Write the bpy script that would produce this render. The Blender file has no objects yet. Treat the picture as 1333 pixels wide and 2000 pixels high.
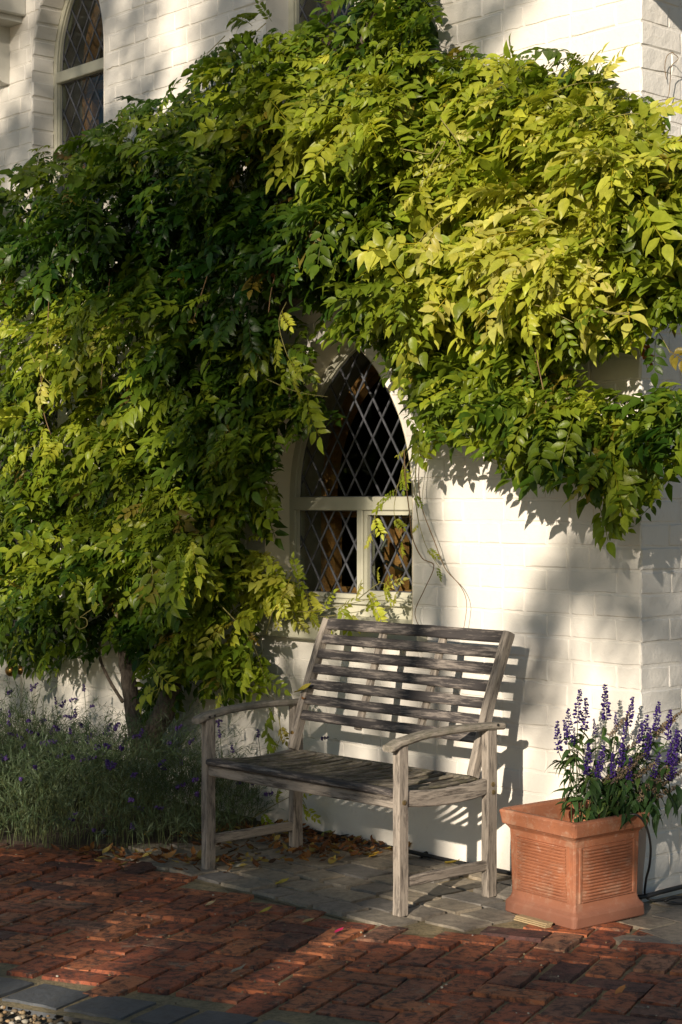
import bpy, bmesh, math, random
import numpy as np
from mathutils import Matrix, Vector
R = math.radians
rng = np.random.default_rng(7)
random.seed(7)
scene = bpy.context.scene
col = scene.collection

# ------------------------------------------------------------------ camera, sky, sun, exposure
F_PX, Y0, EYE = 3465.0, 985.0, 1.40          # focal length and horizon of the photograph (in its pixels), eye height
cd = bpy.data.cameras.new('camera'); cam = bpy.data.objects.new('camera', cd); col.objects.link(cam)
cam.location = (0, 0, EYE); cam.rotation_euler = (R(90), 0, 0)
cd.sensor_fit = 'VERTICAL'; cd.sensor_height = 36.0; cd.lens = F_PX/2000*36.0; cd.shift_y = -15/2000
cd.clip_start = 0.1; cd.clip_end = 2000
scene.camera = cam
SUN_EL, SUN_AZ = 17.8, 20.5                    # elevation, and how far right of straight ahead the light travels
world = bpy.data.worlds.new('World'); scene.world = world; world.use_nodes = True
wn = world.node_tree.nodes; wl = world.node_tree.links
sky = wn.new('ShaderNodeTexSky'); sky.sky_type = 'NISHITA'; sky.sun_disc = False
sky.sun_elevation = R(SUN_EL); sky.sun_rotation = R(180+SUN_AZ)
wl.new(sky.outputs[0], wn['Background'].inputs[0]); wn['Background'].inputs[1].default_value = 0.055
sky.ozone_density = 2.2; sky.dust_density = 0.4; sky.air_density = 1.25
sd = bpy.data.lights.new('sun', 'SUN'); sun = bpy.data.objects.new('sun', sd); col.objects.link(sun)
sd.energy = 5.0; sd.angle = R(0.5); sd.color = (1.0, 0.87, 0.70)
SUNDIR = Vector((math.sin(R(SUN_AZ))*math.cos(R(SUN_EL)), math.cos(R(SUN_AZ))*math.cos(R(SUN_EL)), -math.sin(R(SUN_EL))))
sun.rotation_euler = SUNDIR.to_track_quat('-Z', 'Y').to_euler(); sun.location = (-6, -16, 8)
scene.view_settings.view_transform = 'Standard'; scene.view_settings.look = 'None'
scene.view_settings.exposure = 0.42; scene.view_settings.gamma = 1.0; scene.view_settings.use_curve_mapping = False
scene.render.engine = 'CYCLES'; scene.cycles.use_denoising = True
scene.cycles.max_bounces = 8; scene.cycles.transparent_max_bounces = 12

# ------------------------------------------------------------------ house frame: x along the front wall, y into it, z up
DX = Vector((0.669, -0.743, 0)).normalized(); DY = Vector((-DX.y, DX.x, 0))
W0 = Vector((0.25464, 7.14433, 0))
HM = Matrix(((DX.x, DY.x, 0, W0.x), (DX.y, DY.y, 0, W0.y), (0, 0, 1, 0), (0, 0, 0, 1)))
HI = HM.inverted()
HANG = math.atan2(DX.y, DX.x)
CORNER = 1.199
def LP(px, py, y=0.0):
    """house point seen at a place of the photograph, on the plane y = const"""
    a = (px-666.5)/F_PX
    ox, oy = W0.x+DY.x*y, W0.y+DY.y*y
    t = (a*oy-ox)/(DX.x-a*DX.y)
    Z = oy+DX.y*t
    return Vector((t, y, EYE-(py-Y0)/F_PX*Z))
def LX(px, py, x=CORNER):
    a = (px-666.5)/F_PX
    ox, oy = W0.x+DX.x*x, W0.y+DX.y*x
    s = (a*oy-ox)/(DY.x-a*DY.y)
    Z = oy+DY.y*s
    return Vector((x, s, EYE-(py-Y0)/F_PX*Z))
def GP(px, py, z=0.0):
    Z = F_PX*(EYE-z)/(py-Y0)
    return Vector(((px-666.5)/F_PX*Z, Z, z))
def AT(px, py, Z):
    return Vector(((px-666.5)/F_PX*Z, Z, EYE-(py-Y0)/F_PX*Z))
def pxof(p):
    return (666.5+F_PX*p[0]/p[1], Y0+F_PX*(EYE-p[2])/p[1])

# ------------------------------------------------------------------ object helpers
def tag(o, label=None, cat=None, group=None, kind=None):
    if label: o['label'] = label
    if cat: o['category'] = cat
    if group: o['group'] = group
    if kind: o['kind'] = kind
    return o
def empty(name, loc=(0, 0, 0), rz=0.0):
    o = bpy.data.objects.new(name, None); col.objects.link(o)
    o.location = loc; o.rotation_euler = (0, 0, rz); o.empty_display_size = 0.1
    return o
def link(name, me, parent=None, M=None):
    o = bpy.data.objects.new(name, me); col.objects.link(o)
    if parent is not None: o.parent = parent
    if M is not None: o.matrix_local = M
    return o
class MB:
    def __init__(s): s.v = []; s.f = []; s.mi = []
    def add(s, v, f, mi=0):
        n = len(s.v); s.v += [tuple(p) for p in v]; s.f += [tuple(i+n for i in q) for q in f]; s.mi += [mi]*len(f)
    def box(s, x0, x1, y0, y1, z0, z1, mi=0):
        s.add([(x0,y0,z0),(x1,y0,z0),(x1,y1,z0),(x0,y1,z0),(x0,y0,z1),(x1,y0,z1),(x1,y1,z1),(x0,y1,z1)],
              [(3,2,1,0),(4,5,6,7),(0,1,5,4),(1,2,6,5),(2,3,7,6),(3,0,4,7)], mi)
    def tube(s, pts, rad, n=6, cap=True, mi=0, wob=0.0):
        pts = [Vector(p) for p in pts]; m = len(pts)
        if not hasattr(rad, '__len__'): rad = [rad]*m
        vs = []; up = Vector((0.31, 0.22, 0.92)).normalized()
        for i, p in enumerate(pts):
            d = (pts[min(i+1, m-1)]-pts[max(i-1, 0)]).normalized()
            a = d.cross(up)
            if a.length < 1e-3: a = d.cross(Vector((1, 0, 0)))
            a.normalize(); b = d.cross(a).normalized()
            for k in range(n):
                w = 2*math.pi*k/n; r = rad[i]*(1+wob*random.uniform(-1, 1))
                vs.append(p+a*math.cos(w)*r+b*math.sin(w)*r)
        fs = [(i*n+k, i*n+(k+1) % n, (i+1)*n+(k+1) % n, (i+1)*n+k) for i in range(m-1) for k in range(n)]
        if cap: fs += [tuple(range(n))[::-1], tuple((m-1)*n+k for k in range(n))]
        s.add(vs, fs, mi)
    def mesh(s, name, mats, smooth=False):
        me = bpy.data.meshes.new(name); me.from_pydata(s.v, [], s.f); me.update()
        for m in (mats if isinstance(mats, (list, tuple)) else [mats]): me.materials.append(m)
        me.polygons.foreach_set('material_index', s.mi)
        if smooth: me.polygons.foreach_set('use_smooth', [True]*len(s.f))
        me.update(); return me
    def build(s, name, mats, parent=None, M=None, smooth=False):
        return link(name, s.mesh(name, mats, smooth), parent, M)
def np_mesh(name, V, T, mats, tint=None, smooth=True):
    me = bpy.data.meshes.new(name)
    me.vertices.add(len(V)); me.vertices.foreach_set('co', np.ascontiguousarray(V, dtype=np.float32).ravel())
    me.loops.add(T.size); me.loops.foreach_set('vertex_index', np.ascontiguousarray(T, dtype=np.int32).ravel())
    me.polygons.add(len(T)); me.polygons.foreach_set('loop_start', np.arange(0, T.size, 3, dtype=np.int32))
    if smooth: me.polygons.foreach_set('use_smooth', np.ones(len(T), dtype=bool))
    me.update(calc_edges=True)
    for m in (mats if isinstance(mats, (list, tuple)) else [mats]): me.materials.append(m)
    if tint is not None:
        a = me.attributes.new('tint', 'FLOAT_COLOR', 'POINT')
        c = np.ones((len(V), 4), dtype=np.float32); c[:, :3] = tint; a.data.foreach_set('color', c.ravel())
    return me
def spline(pts, n=8):
    """Catmull-Rom through the points"""
    P = [Vector(p) for p in pts]; out = []
    for i in range(len(P)-1):
        a, b, c, d = P[max(i-1, 0)], P[i], P[i+1], P[min(i+2, len(P)-1)]
        for k in range(n):
            t = k/n
            out.append(0.5*((2*b)+(c-a)*t+(2*a-5*b+4*c-d)*t*t+(3*b-a-3*c+d)*t**3))
    out.append(P[-1]); return out

# ------------------------------------------------------------------ materials
def mat(name):
    m = bpy.data.materials.new(name); m.use_nodes = True
    nt = m.node_tree; return m, nt.nodes, nt.links, nt.nodes['Principled BSDF']
def noise(N, L, vec, scale, detail=4, rough=0.55, dist=0.0):
    n = N.new('ShaderNodeTexNoise'); n.inputs['Scale'].default_value = scale; n.inputs['Detail'].default_value = detail
    n.inputs['Roughness'].default_value = rough; n.inputs['Distortion'].default_value = dist
    if vec is not None: L.new(vec, n.inputs['Vector'])
    return n
def ramp(N, L, fac, stops):
    r = N.new('ShaderNodeValToRGB'); e = r.color_ramp.elements
    while len(e) < len(stops): e.new(0.5)
    for q, (p, c) in zip(e, stops):
        q.position = p; q.color = (c, c, c, 1) if not hasattr(c, '__len__') else (*c, 1)
    L.new(fac, r.inputs[0]); return r
def mix(N, L, fac, a, b, mode='MIX'):
    m = N.new('ShaderNodeMix'); m.data_type = 'RGBA'; m.blend_type = mode
    for sock, v in ((m.inputs[0], fac), (m.inputs[6], a), (m.inputs[7], b)):
        if hasattr(v, 'is_linked') or hasattr(v, 'links'): L.new(v, sock)
        elif hasattr(v, '__len__'): sock.default_value = (*v, 1)
        else: sock.default_value = v
    return m.outputs[2]
def bump(N, L, h, strength, dist, prev=None):
    b = N.new('ShaderNodeBump'); b.inputs['Strength'].default_value = strength; b.inputs['Distance'].default_value = dist
    L.new(h, b.inputs['Height'])
    if prev is not None: L.new(prev, b.inputs['Normal'])
    return b.outputs[0]
def objvec(N, L, scale=(1, 1, 1), rnd=True):
    tc = N.new('ShaderNodeTexCoord'); mp = N.new('ShaderNodeMapping'); mp.inputs['Scale'].default_value = scale
    L.new(tc.outputs['Object'], mp.inputs[0])
    if rnd:
        oi = N.new('ShaderNodeObjectInfo'); mu = N.new('ShaderNodeMath'); mu.operation = 'MULTIPLY'; mu.inputs[1].default_value = 37.0
        L.new(oi.outputs['Random'], mu.inputs[0]); L.new(mu.outputs[0], mp.inputs['Location'])
    return mp.outputs[0]
def geovec(N):
    return N.new('ShaderNodeNewGeometry').outputs['Position']

def m_paint(name, base, dirt, rough=0.55, bumpiness=1.0):
    m, N, L, B = mat(name); p = geovec(N)
    n1 = noise(N, L, p, 3.0, 5, 0.6); n2 = noise(N, L, p, 26, 4, 0.65)
    c = mix(N, L, ramp(N, L, n1.outputs[0], [(0.45, 0.0), (0.80, 0.45)]).outputs[0], base, dirt)
    c = mix(N, L, ramp(N, L, n2.outputs[0], [(0.58, 0.0), (0.80, 0.35)]).outputs[0], c, tuple(x*0.75 for x in dirt))
    L.new(c, B.inputs['Base Color']); B.inputs['Roughness'].default_value = rough
    b = bump(N, L, noise(N, L, p, 75, 5, 0.66).outputs[0], 0.32*bumpiness, 0.004)
    b = bump(N, L, noise(N, L, p, 17, 3, 0.5).outputs[0], 0.15*bumpiness, 0.006, b)
    L.new(b, B.inputs['Normal']); return m
M_WALL = m_paint('painted_brick', (0.78, 0.745, 0.685), (0.67, 0.625, 0.55), 0.55)
M_WALL_ROUGH = m_paint('painted_brick_coarse', (0.72, 0.70, 0.665), (0.60, 0.565, 0.51), 0.6, 2.0)
M_RENDER = m_paint('cream_render', (0.70, 0.645, 0.50), (0.62, 0.56, 0.42), 0.6, 0.6)
M_FRAME = m_paint('sage_cream_gloss', (0.50, 0.49, 0.39), (0.42, 0.405, 0.31), 0.35, 0.35)
M_DOOR = m_paint('pale_grey_door_paint', (0.50, 0.49, 0.44), (0.42, 0.41, 0.37), 0.4, 0.3)

def m_plain(name, c, rough=0.5, metal=0.0, nz=0.25, scale=30, bp=0.2, dist=0.003):
    m, N, L, B = mat(name); p = objvec(N, L)
    n = noise(N, L, p, scale, 4)
    cc = mix(N, L, ramp(N, L, n.outputs[0], [(0.35, 0.0), (0.7, 1.0)]).outputs[0], c, tuple(x*(1-nz) for x in c))
    L.new(cc, B.inputs['Base Color']); B.inputs['Roughness'].default_value = rough; B.inputs['Metallic'].default_value = metal
    L.new(bump(N, L, n.outputs[0], bp, dist), B.inputs['Normal']); return m
M_LEAD = m_plain('lead', (0.12, 0.125, 0.145), 0.45, 0.3, 0.5, 40, 0.5)
M_BRASS = m_plain('brass', (0.38, 0.23, 0.07), 0.4, 1.0, 0.5, 25, 0.1)
M_BOLT = m_plain('dull_brass_bolt', (0.34, 0.26, 0.13), 0.5, 0.8, 0.4, 60)
M_RUBBER = m_plain('black_rubber', (0.018, 0.018, 0.019), 0.5, 0, 0.3, 50)
M_IRON = m_plain('dark_iron', (0.03, 0.03, 0.03), 0.5, 0.5)
M_DARKROOM = m_plain('unlit_room_dark', (0.055, 0.045, 0.035), 0.9)  # near-black colour stands in for the shade inside the unlit rooms
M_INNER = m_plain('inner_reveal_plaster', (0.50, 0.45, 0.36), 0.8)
M_SOIL = m_plain('potting_soil', (0.045, 0.030, 0.020), 0.95, 0, 0.6, 60, 1.0, 0.01)
M_WHITEMETAL = m_plain('galvanised_fitting', (0.45, 0.45, 0.45), 0.4, 0.5)

def m_wood(name, light, dark, moss=None, dark_amt=0.5):
    m, N, L, B = mat(name)
    v = objvec(N, L, (4, 60, 60)); v2 = objvec(N, L, (6, 52, 52)); v3 = objvec(N, L, (14, 160, 160))
    g = noise(N, L, v, 1.0, 6, 0.65, 0.15); s = noise(N, L, v2, 1.0, 6, 0.74, 0.12); f = noise(N, L, v3, 1.0, 3, 0.6)
    c = mix(N, L, ramp(N, L, g.outputs[0], [(0.30, 0.0), (0.70, 1.0)]).outputs[0], tuple(x*0.55 for x in light), light)
    lo = 0.62-0.22*dark_amt
    c = mix(N, L, ramp(N, L, s.outputs[0], [(lo, 0.0), (lo+0.14, 0.92)]).outputs[0], c, dark)
    c = mix(N, L, ramp(N, L, f.outputs[0], [(0.60, 0.0), (0.74, 0.75)]).outputs[0], c, tuple(x*0.6 for x in dark))
    if moss:
        w = noise(N, L, objvec(N, L, (9, 9, 9)), 3.0, 5, 0.7)
        c = mix(N, L, ramp(N, L, w.outputs[0], [(0.46, 0.0), (0.66, 0.8)]).outputs[0], c, moss)
    L.new(c, B.inputs['Base Color']); B.inputs['Roughness'].default_value = 0.78
    b = bump(N, L, g.outputs[0], 0.6, 0.004); b = bump(N, L, f.outputs[0], 0.6, 0.002, b)
    L.new(b, B.inputs['Normal']); return m
M_OAK = m_wood('weathered_teak', (0.38, 0.33, 0.28), (0.055, 0.046, 0.040), None, 0.62)
M_OAKDARK = m_wood('weathered_teak_blackened_shaded', (0.33, 0.285, 0.25), (0.026, 0.023, 0.025), None, 1.12)  # blackened wood, its colour darkened further for the tree's shade on the slats
M_OAKSEAT = m_wood('weathered_teak_mossy', (0.33, 0.285, 0.225), (0.035, 0.031, 0.026), (0.075, 0.072, 0.030), 0.9)
M_OAKARM = m_wood('weathered_teak_lichened', (0.34, 0.30, 0.25), (0.07, 0.065, 0.055), (0.11, 0.105, 0.07), 0.5)
M_PINE = m_wood('varnished_pine', (0.50, 0.235, 0.075), (0.30, 0.13, 0.04), None, 0.1)
M_WEDGE = m_wood('offcut_timber', (0.48, 0.36, 0.20), (0.22, 0.15, 0.08), None, 0.2)
def m_bark(name, a, b_):
    m, N, L, B = mat(name); p = geovec(N)
    mp = N.new('ShaderNodeMapping'); mp.inputs['Scale'].default_value = (60, 60, 11); L.new(p, mp.inputs[0])
    n = noise(N, L, mp.outputs[0], 1.0, 6, 0.7, 0.8)
    L.new(mix(N, L, ramp(N, L, n.outputs[0], [(0.35, 0), (0.7, 1)]).outputs[0], a, b_), B.inputs['Base Color'])
    B.inputs['Roughness'].default_value = 0.9
    L.new(bump(N, L, n.outputs[0], 1.0, 0.012), B.inputs['Normal']); return m
M_BARK = m_bark('wisteria_bark', (0.05, 0.036, 0.026), (0.20, 0.16, 0.125))
M_TWIG = m_bark('young_stem_bark', (0.16, 0.09, 0.04), (0.27, 0.18, 0.085))
M_HSTEM = m_bark('herb_stem', (0.055, 0.085, 0.025), (0.11, 0.13, 0.045))
M_TWIGG = m_bark('green_stem', (0.20, 0.17, 0.05), (0.32, 0.30, 0.09))

def m_glass():
    m, N, L, B = mat('old_window_glass'); N.remove(B)
    out = N['Material Output']; tr = N.new('ShaderNodeBsdfTransparent'); tr.inputs[0].default_value = (0.80, 0.83, 0.80, 1)
    gl = N.new('ShaderNodeBsdfGlossy'); gl.inputs['Roughness'].default_value = 0.04; gl.inputs[0].default_value = (0.9, 0.92, 0.95, 1)
    lw = N.new('ShaderNodeLayerWeight'); pw = N.new('ShaderNodeMath'); pw.operation = 'POWER'; pw.inputs[1].default_value = 4.0; fr = N.new('ShaderNodeMath'); fr.operation = 'MULTIPLY_ADD'; fr.inputs[1].default_value = 0.6; fr.inputs[2].default_value = 0.035
    L.new(lw.outputs['Facing'], pw.inputs[0]); L.new(pw.outputs[0], fr.inputs[0]); ms = N.new('ShaderNodeMixShader')
    n = noise(N, L, geovec(N), 9, 2); b = bump(N, L, n.outputs[0], 0.12, 0.02)
    L.new(b, gl.inputs['Normal'])
    L.new(fr.outputs[0], ms.inputs[0]); L.new(tr.outputs[0], ms.inputs[1]); L.new(gl.outputs[0], ms.inputs[2])
    L.new(ms.outputs[0], out.inputs[0]); return m
M_GLASS = m_glass()

def m_leaf(name, trans=0.48, gloss=0.38, vein=True):
    m, N, L, B = mat(name); out = N['Material Output']
    at = N.new('ShaderNodeAttribute'); at.attribute_name = 'tint'
    oi = N.new('ShaderNodeObjectInfo')
    c = mix(N, L, 1.0, at.outputs['Color'], oi.outputs['Color'], 'MULTIPLY')
    n = noise(N, L, geovec(N), 55, 3, 0.6)
    c = mix(N, L, ramp(N, L, n.outputs[0], [(0.3, 0.0), (0.75, 1.0)]).outputs[0], mix(N, L, 1.0, c, (0.74, 0.76, 0.70), 'MULTIPLY'), c)
    sp = noise(N, L, geovec(N), 120, 3, 0.7)
    c = mix(N, L, ramp(N, L, sp.outputs[0], [(0.70, 0.0), (0.76, 0.6)]).outputs[0], c, mix(N, L, 1.0, c, (0.55, 0.34, 0.25), 'MULTIPLY'))
    L.new(c, B.inputs['Base Color']); B.inputs['Roughness'].default_value = gloss
    B.inputs['Specular IOR Level'].default_value = 0.35
    L.new(bump(N, L, n.outputs[0], 0.35, 0.004), B.inputs['Normal'])
    tl = N.new('ShaderNodeBsdfTranslucent'); L.new(mix(N, L, 1.0, c, (1.12, 1.10, 0.55), 'MULTIPLY'), tl.inputs[0])
    ms = N.new('ShaderNodeMixShader'); ms.inputs[0].default_value = trans
    L.new(B.outputs[0], ms.inputs[1]); L.new(tl.outputs[0], ms.inputs[2]); L.new(ms.outputs[0], out.inputs[0]); return m
M_LEAF = m_leaf('wisteria_leaf'); M_HERB = m_leaf('herb_leaf', 0.25, 0.55); M_PETAL = m_leaf('flower_petal', 0.25, 0.7)
M_DRYLEAF = m_leaf('dry_leaf', 0.15, 0.75)

def m_brick():
    m, N, L, B = mat('worn_red_brick'); v = objvec(N, L); oi = N.new('ShaderNodeObjectInfo')
    r = oi.outputs['Random']
    base = ramp(N, L, r, [(0.0, (0.48, 0.145, 0.055)), (0.3, (0.34, 0.090, 0.042)), (0.55, (0.54, 0.19, 0.075)), (0.75, (0.11, 0.045, 0.040)), (0.86, (0.40, 0.19, 0.105)), (1.0, (0.36, 0.095, 0.042))]).outputs[0]
    n1 = noise(N, L, v, 26, 6, 0.72, 0.5); n2 = noise(N, L, v, 75, 5, 0.7, 0.3); n3 = noise(N, L, v, 15, 6, 0.74)
    c = mix(N, L, ramp(N, L, n1.outputs[0], [(0.45, 0.0), (0.60, 0.90)]).outputs[0], base, (0.045, 0.026, 0.024))
    c = mix(N, L, ramp(N, L, n2.outputs[0], [(0.60, 0.0), (0.72, 0.8)]).outputs[0], c, (0.026, 0.019, 0.018))
    c = mix(N, L, ramp(N, L, n3.outputs[0], [(0.57, 0.0), (0.68, 0.7)]).outputs[0], c, (0.30, 0.235, 0.165))
    L.new(c, B.inputs['Base Color'])
    L.new(ramp(N, L, n1.outputs[0], [(0.3, 0.62), (0.7, 0.85)]).outputs[0], B.inputs['Roughness'])
    b = bump(N, L, n1.outputs[0], 0.9, 0.007); b = bump(N, L, n2.outputs[0], 0.9, 0.005, b)
    L.new(b, B.inputs['Normal']); return m
M_BRICK = m_brick()
def m_sett(name, cols, moss=(0.10, 0.09, 0.04)):
    m, N, L, B = mat(name); v = objvec(N, L); oi = N.new('ShaderNodeObjectInfo')
    base = ramp(N, L, oi.outputs['Random'], cols).outputs[0]
    n1 = noise(N, L, v, 32, 6, 0.7, 0.4); n2 = noise(N, L, v, 90, 4, 0.6)
    c = mix(N, L, ramp(N, L, n1.outputs[0], [(0.42, 0.0), (0.70, 0.65)]).outputs[0], base, (0.05, 0.048, 0.046))
    c = mix(N, L, ramp(N, L, n2.outputs[0], [(0.62, 0.0), (0.74, 0.5)]).outputs[0], c, moss)
    L.new(c, B.inputs['Base Color']); B.inputs['Roughness'].default_value = 0.62
    b = bump(N, L, n1.outputs[0], 0.6, 0.005); b = bump(N, L, n2.outputs[0], 0.5, 0.003, b)
    L.new(b, B.inputs['Normal']); return m
M_SETT = m_sett('grey_stone_sett', [(0.0, (0.25, 0.22, 0.175)), (0.4, (0.36, 0.30, 0.22)), (0.75, (0.17, 0.16, 0.15)), (1.0, (0.31, 0.265, 0.205))])
M_BLUEPAVER = m_sett('blue_grey_paver', [(0.0, (0.075, 0.085, 0.10)), (1.0, (0.12, 0.125, 0.135))])
def m_ground(name, a, b_, c_, scale, bd):
    m, N, L, B = mat(name); p = geovec(N)
    n = noise(N, L, p, scale, 6, 0.7); n2 = noise(N, L, p, 5, 4, 0.6); n3 = noise(N, L, p, scale*3, 3, 0.6)
    c = mix(N, L, ramp(N, L, n2.outputs[0], [(0.38, 0), (0.62, 1)]).outputs[0], a, b_)
    c = mix(N, L, ramp(N, L, n.outputs[0], [(0.45, 0), (0.7, 0.8)]).outputs[0], c, c_)
    L.new(c, B.inputs['Base Color']); B.inputs['Roughness'].default_value = 0.95
    b = bump(N, L, n.outputs[0], 1.0, bd); b = bump(N, L, n3.outputs[0], 0.8, bd*0.4, b)
    L.new(b, B.inputs['Normal']); return m
M_JOINT = m_ground('sandy_joint', (0.36, 0.28, 0.15), (0.22, 0.18, 0.11), (0.10, 0.095, 0.045), 60, 0.008)
M_GRAVELBED = m_ground('gravel_bed', (0.26, 0.21, 0.14), (0.20, 0.165, 0.115), (0.10, 0.08, 0.055), 55, 0.015)
M_EARTH = m_ground('bed_earth', (0.045, 0.032, 0.022), (0.06, 0.042, 0.028), (0.025, 0.018, 0.012), 40, 0.02)
M_PEBBLE = m_leaf('pebble_stone', 0.0, 0.7)
def m_terra():
    m, N, L, B = mat('terracotta'); v = objvec(N, L, rnd=False)
    n1 = noise(N, L, v, 10, 6, 0.65, 0.3); n2 = noise(N, L, v, 40, 6, 0.72, 0.4); n3 = noise(N, L, v, 150, 3, 0.6)
    c = mix(N, L, ramp(N, L, n1.outputs[0], [(0.35, 0), (0.7, 1)]).outputs[0], (0.38, 0.140, 0.066), (0.29, 0.112, 0.060))
    c = mix(N, L, ramp(N, L, n2.outputs[0], [(0.56, 0), (0.70, 0.60)]).outputs[0], c, (0.54, 0.34, 0.25))
    c = mix(N, L, ramp(N, L, n2.outputs[0], [(0.30, 0.65), (0.42, 0.0)]).outputs[0], c, (0.19, 0.075, 0.042))
    n4 = noise(N, L, v, 13, 7, 0.75, 0.6)
    c = mix(N, L, ramp(N, L, n4.outputs[0], [(0.53, 0), (0.66, 0.50)]).outputs[0], c, (0.43, 0.29, 0.20))
    sp = N.new('ShaderNodeSeparateXYZ'); L.new(v, sp.inputs[0])
    ad = N.new('ShaderNodeMath'); ad.operation = 'MULTIPLY_ADD'; ad.inputs[1].default_value = 0.09; L.new(n1.outputs[0], ad.inputs[0]); L.new(sp.outputs[2], ad.inputs[2])
    c = mix(N, L, ramp(N, L, ad.outputs[0], [(0.075, 0.85), (0.17, 0.0)]).outputs[0], c, (0.20, 0.085, 0.055))   # damp stained foot
    L.new(c, B.inputs['Base Color']); B.inputs['Roughness'].default_value = 0.72
    b = bump(N, L, n2.outputs[0], 0.35, 0.004); b = bump(N, L, n3.outputs[0], 0.3, 0.0015, b)
    L.new(b, B.inputs['Normal']); return m
M_TERRA = m_terra()

# ------------------------------------------------------------------ ground
g = MB(); g.add([(-300, -300, -0.03), (300, -300, -0.03), (300, 300, -0.03), (-300, 300, -0.03)], [(0, 1, 2, 3)])
tag(g.build('ground', M_GRAVELBED), 'pale gravel ground around the brick path and the house', None, None, 'structure')

def brickmesh(name, lx, ly, h, m, inset=0.006, nz=0.002, edge=0.003, nx=4, ny=2, seed=0):
    """worn block: uneven top grid (nx*ny quads) and a sloping skirt; top at z = 0, x along the long side"""
    r = random.Random(seed); b = MB(); vs = []; fs = []
    for j in range(ny+1):
        for i in range(nx+1):
            x = -lx/2+inset+(lx-2*inset)*i/nx; y = -ly/2+inset+(ly-2*inset)*j/ny
            e = (i in (0, nx)) or (j in (0, ny))
            vs.append((x+r.uniform(-1, 1)*(edge if e else 0.0), y+r.uniform(-1, 1)*(edge if e else 0.0), r.uniform(-nz, nz)-(nz*0.8 if e else 0)))
    for j in range(ny):
        for i in range(nx):
            a = j*(nx+1)+i; fs.append((a, a+1, a+nx+2, a+nx+1))
    ring = [i for i in range(nx+1)]+[(j+1)*(nx+1)-1 for j in range(1, ny+1)]+[ny*(nx+1)+i for i in range(nx-1, -1, -1)]+[j*(nx+1) for j in range(ny-1, 0, -1)]
    n0 = len(vs)
    for q in ring:
        x, y, z = vs[q]; k = 1+inset*1.1/(lx/2)
        vs.append((max(-lx/2, min(lx/2, x+math.copysign(inset, x) if abs(x) > lx/2-inset*2.2 else x)), max(-ly/2, min(ly/2, y+math.copysign(inset, y) if abs(y) > ly/2-inset*2.2 else y)), -h))
    m_ = len(ring)
    for q in range(m_):
        fs.append((ring[(q+1) % m_], ring[q], n0+q, n0+(q+1) % m_))
    b.add(vs, fs); me = b.mesh(name, m, True)
    me.polygons.foreach_set('use_smooth', [False]*len(fs)); return me

# boundary lines on the ground: the sett strip runs along the wall
def ldist(p):   # distance in front of the house wall
    return -(HI @ Vector((p[0], p[1], 0))).y
def lalong(p):
    return (HI @ Vector((p[0], p[1], 0))).x
SETT_D = 0.93
AX = R(-24.0)                                  # direction of the brick bond
ax = Vector((math.cos(AX), math.sin(AX))); ay = Vector((-math.sin(AX), math.cos(AX)))
EDGE_P = GP(215, 1938)                         # a point on the line between bricks and the blue-grey edging row
def edge_off(p): return (Vector((p[0], p[1]))-EDGE_P.to_2d()).dot(Vector((-math.sin(R(-28)), math.cos(R(-28)))))

def sheet(name, pts, z, m, label):
    b = MB(); b.add([(p[0], p[1], z) for p in pts], [tuple(range(len(pts)))])
    return tag(b.build(name, m), label, None, None, 'structure')
def hw(t, d): return (HM @ Vector((t, -d, 0))).to_2d()
c28 = Vector((math.cos(R(-28)), math.sin(R(-28)))); e0 = EDGE_P.to_2d()
path = sheet('brick_path', [e0-c28*3.5, e0+c28*4.5, hw(4.5, 1.5), hw(4.5, -0.9), hw(1.15, -0.9), hw(1.15, 0.02), hw(-3.4, 0.02)], -0.010, M_JOINT,
             'old red brick path with sandy mossy joints in front of the bench')
br_meshes = [brickmesh('brick', 0.220, 0.107, 0.055, M_BRICK, 0.0035, 0.0011, 0.0032, 4, 2, s) for s in range(14)]
# herringbone at right angles
U = 0.1135
placed = []
for i in range(-40, 41):
    for j in range(-40, 41):
        k = (i-j) % 4
        if k == 0: placed.append(((i+1)*U, (j+0.5)*U, 0))
        elif k == 3: placed.append(((i+0.5)*U, (j+1.0)*U, 90))
cnt = 0
orig = GP(660, 1850).to_2d()
hb = []
for (a, b_, rot) in placed:
    p = orig+ax*a+ay*b_
    q = pxof((p.x, p.y, 0)) if p.y > 1 else (9e9, 9e9)
    if not (-110 < q[0] < 1450 and 1600 < q[1] < 2110): continue
    d = ldist(p); t = lalong(p)
    lim = SETT_D if t < 0.95 else SETT_D-min((t-0.95)*2.2, 0.64)
    if t < -0.55: lim = SETT_D-0.02
    if d < lim+0.02 or edge_off(p) < 0.055: continue
    hb.append((p, rot))
for (p, rot) in hb:
    o = link('brick', random.choice(br_meshes), path)
    o.location = (p.x+random.uniform(-.004, .004), p.y+random.uniform(-.004, .004), 0.010+0.002+random.uniform(-0.005, 0.005))
    o.location.z -= 0.010
    o.rotation_euler = (R(random.uniform(-1.1, 1.1)), R(random.uniform(-0.8, 0.8)), AX+R(rot)+R(random.uniform(-1.4, 1.4)))
    o.scale = (random.uniform(0.94, 1.005), random.uniform(0.93, 1.0), 1)
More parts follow.
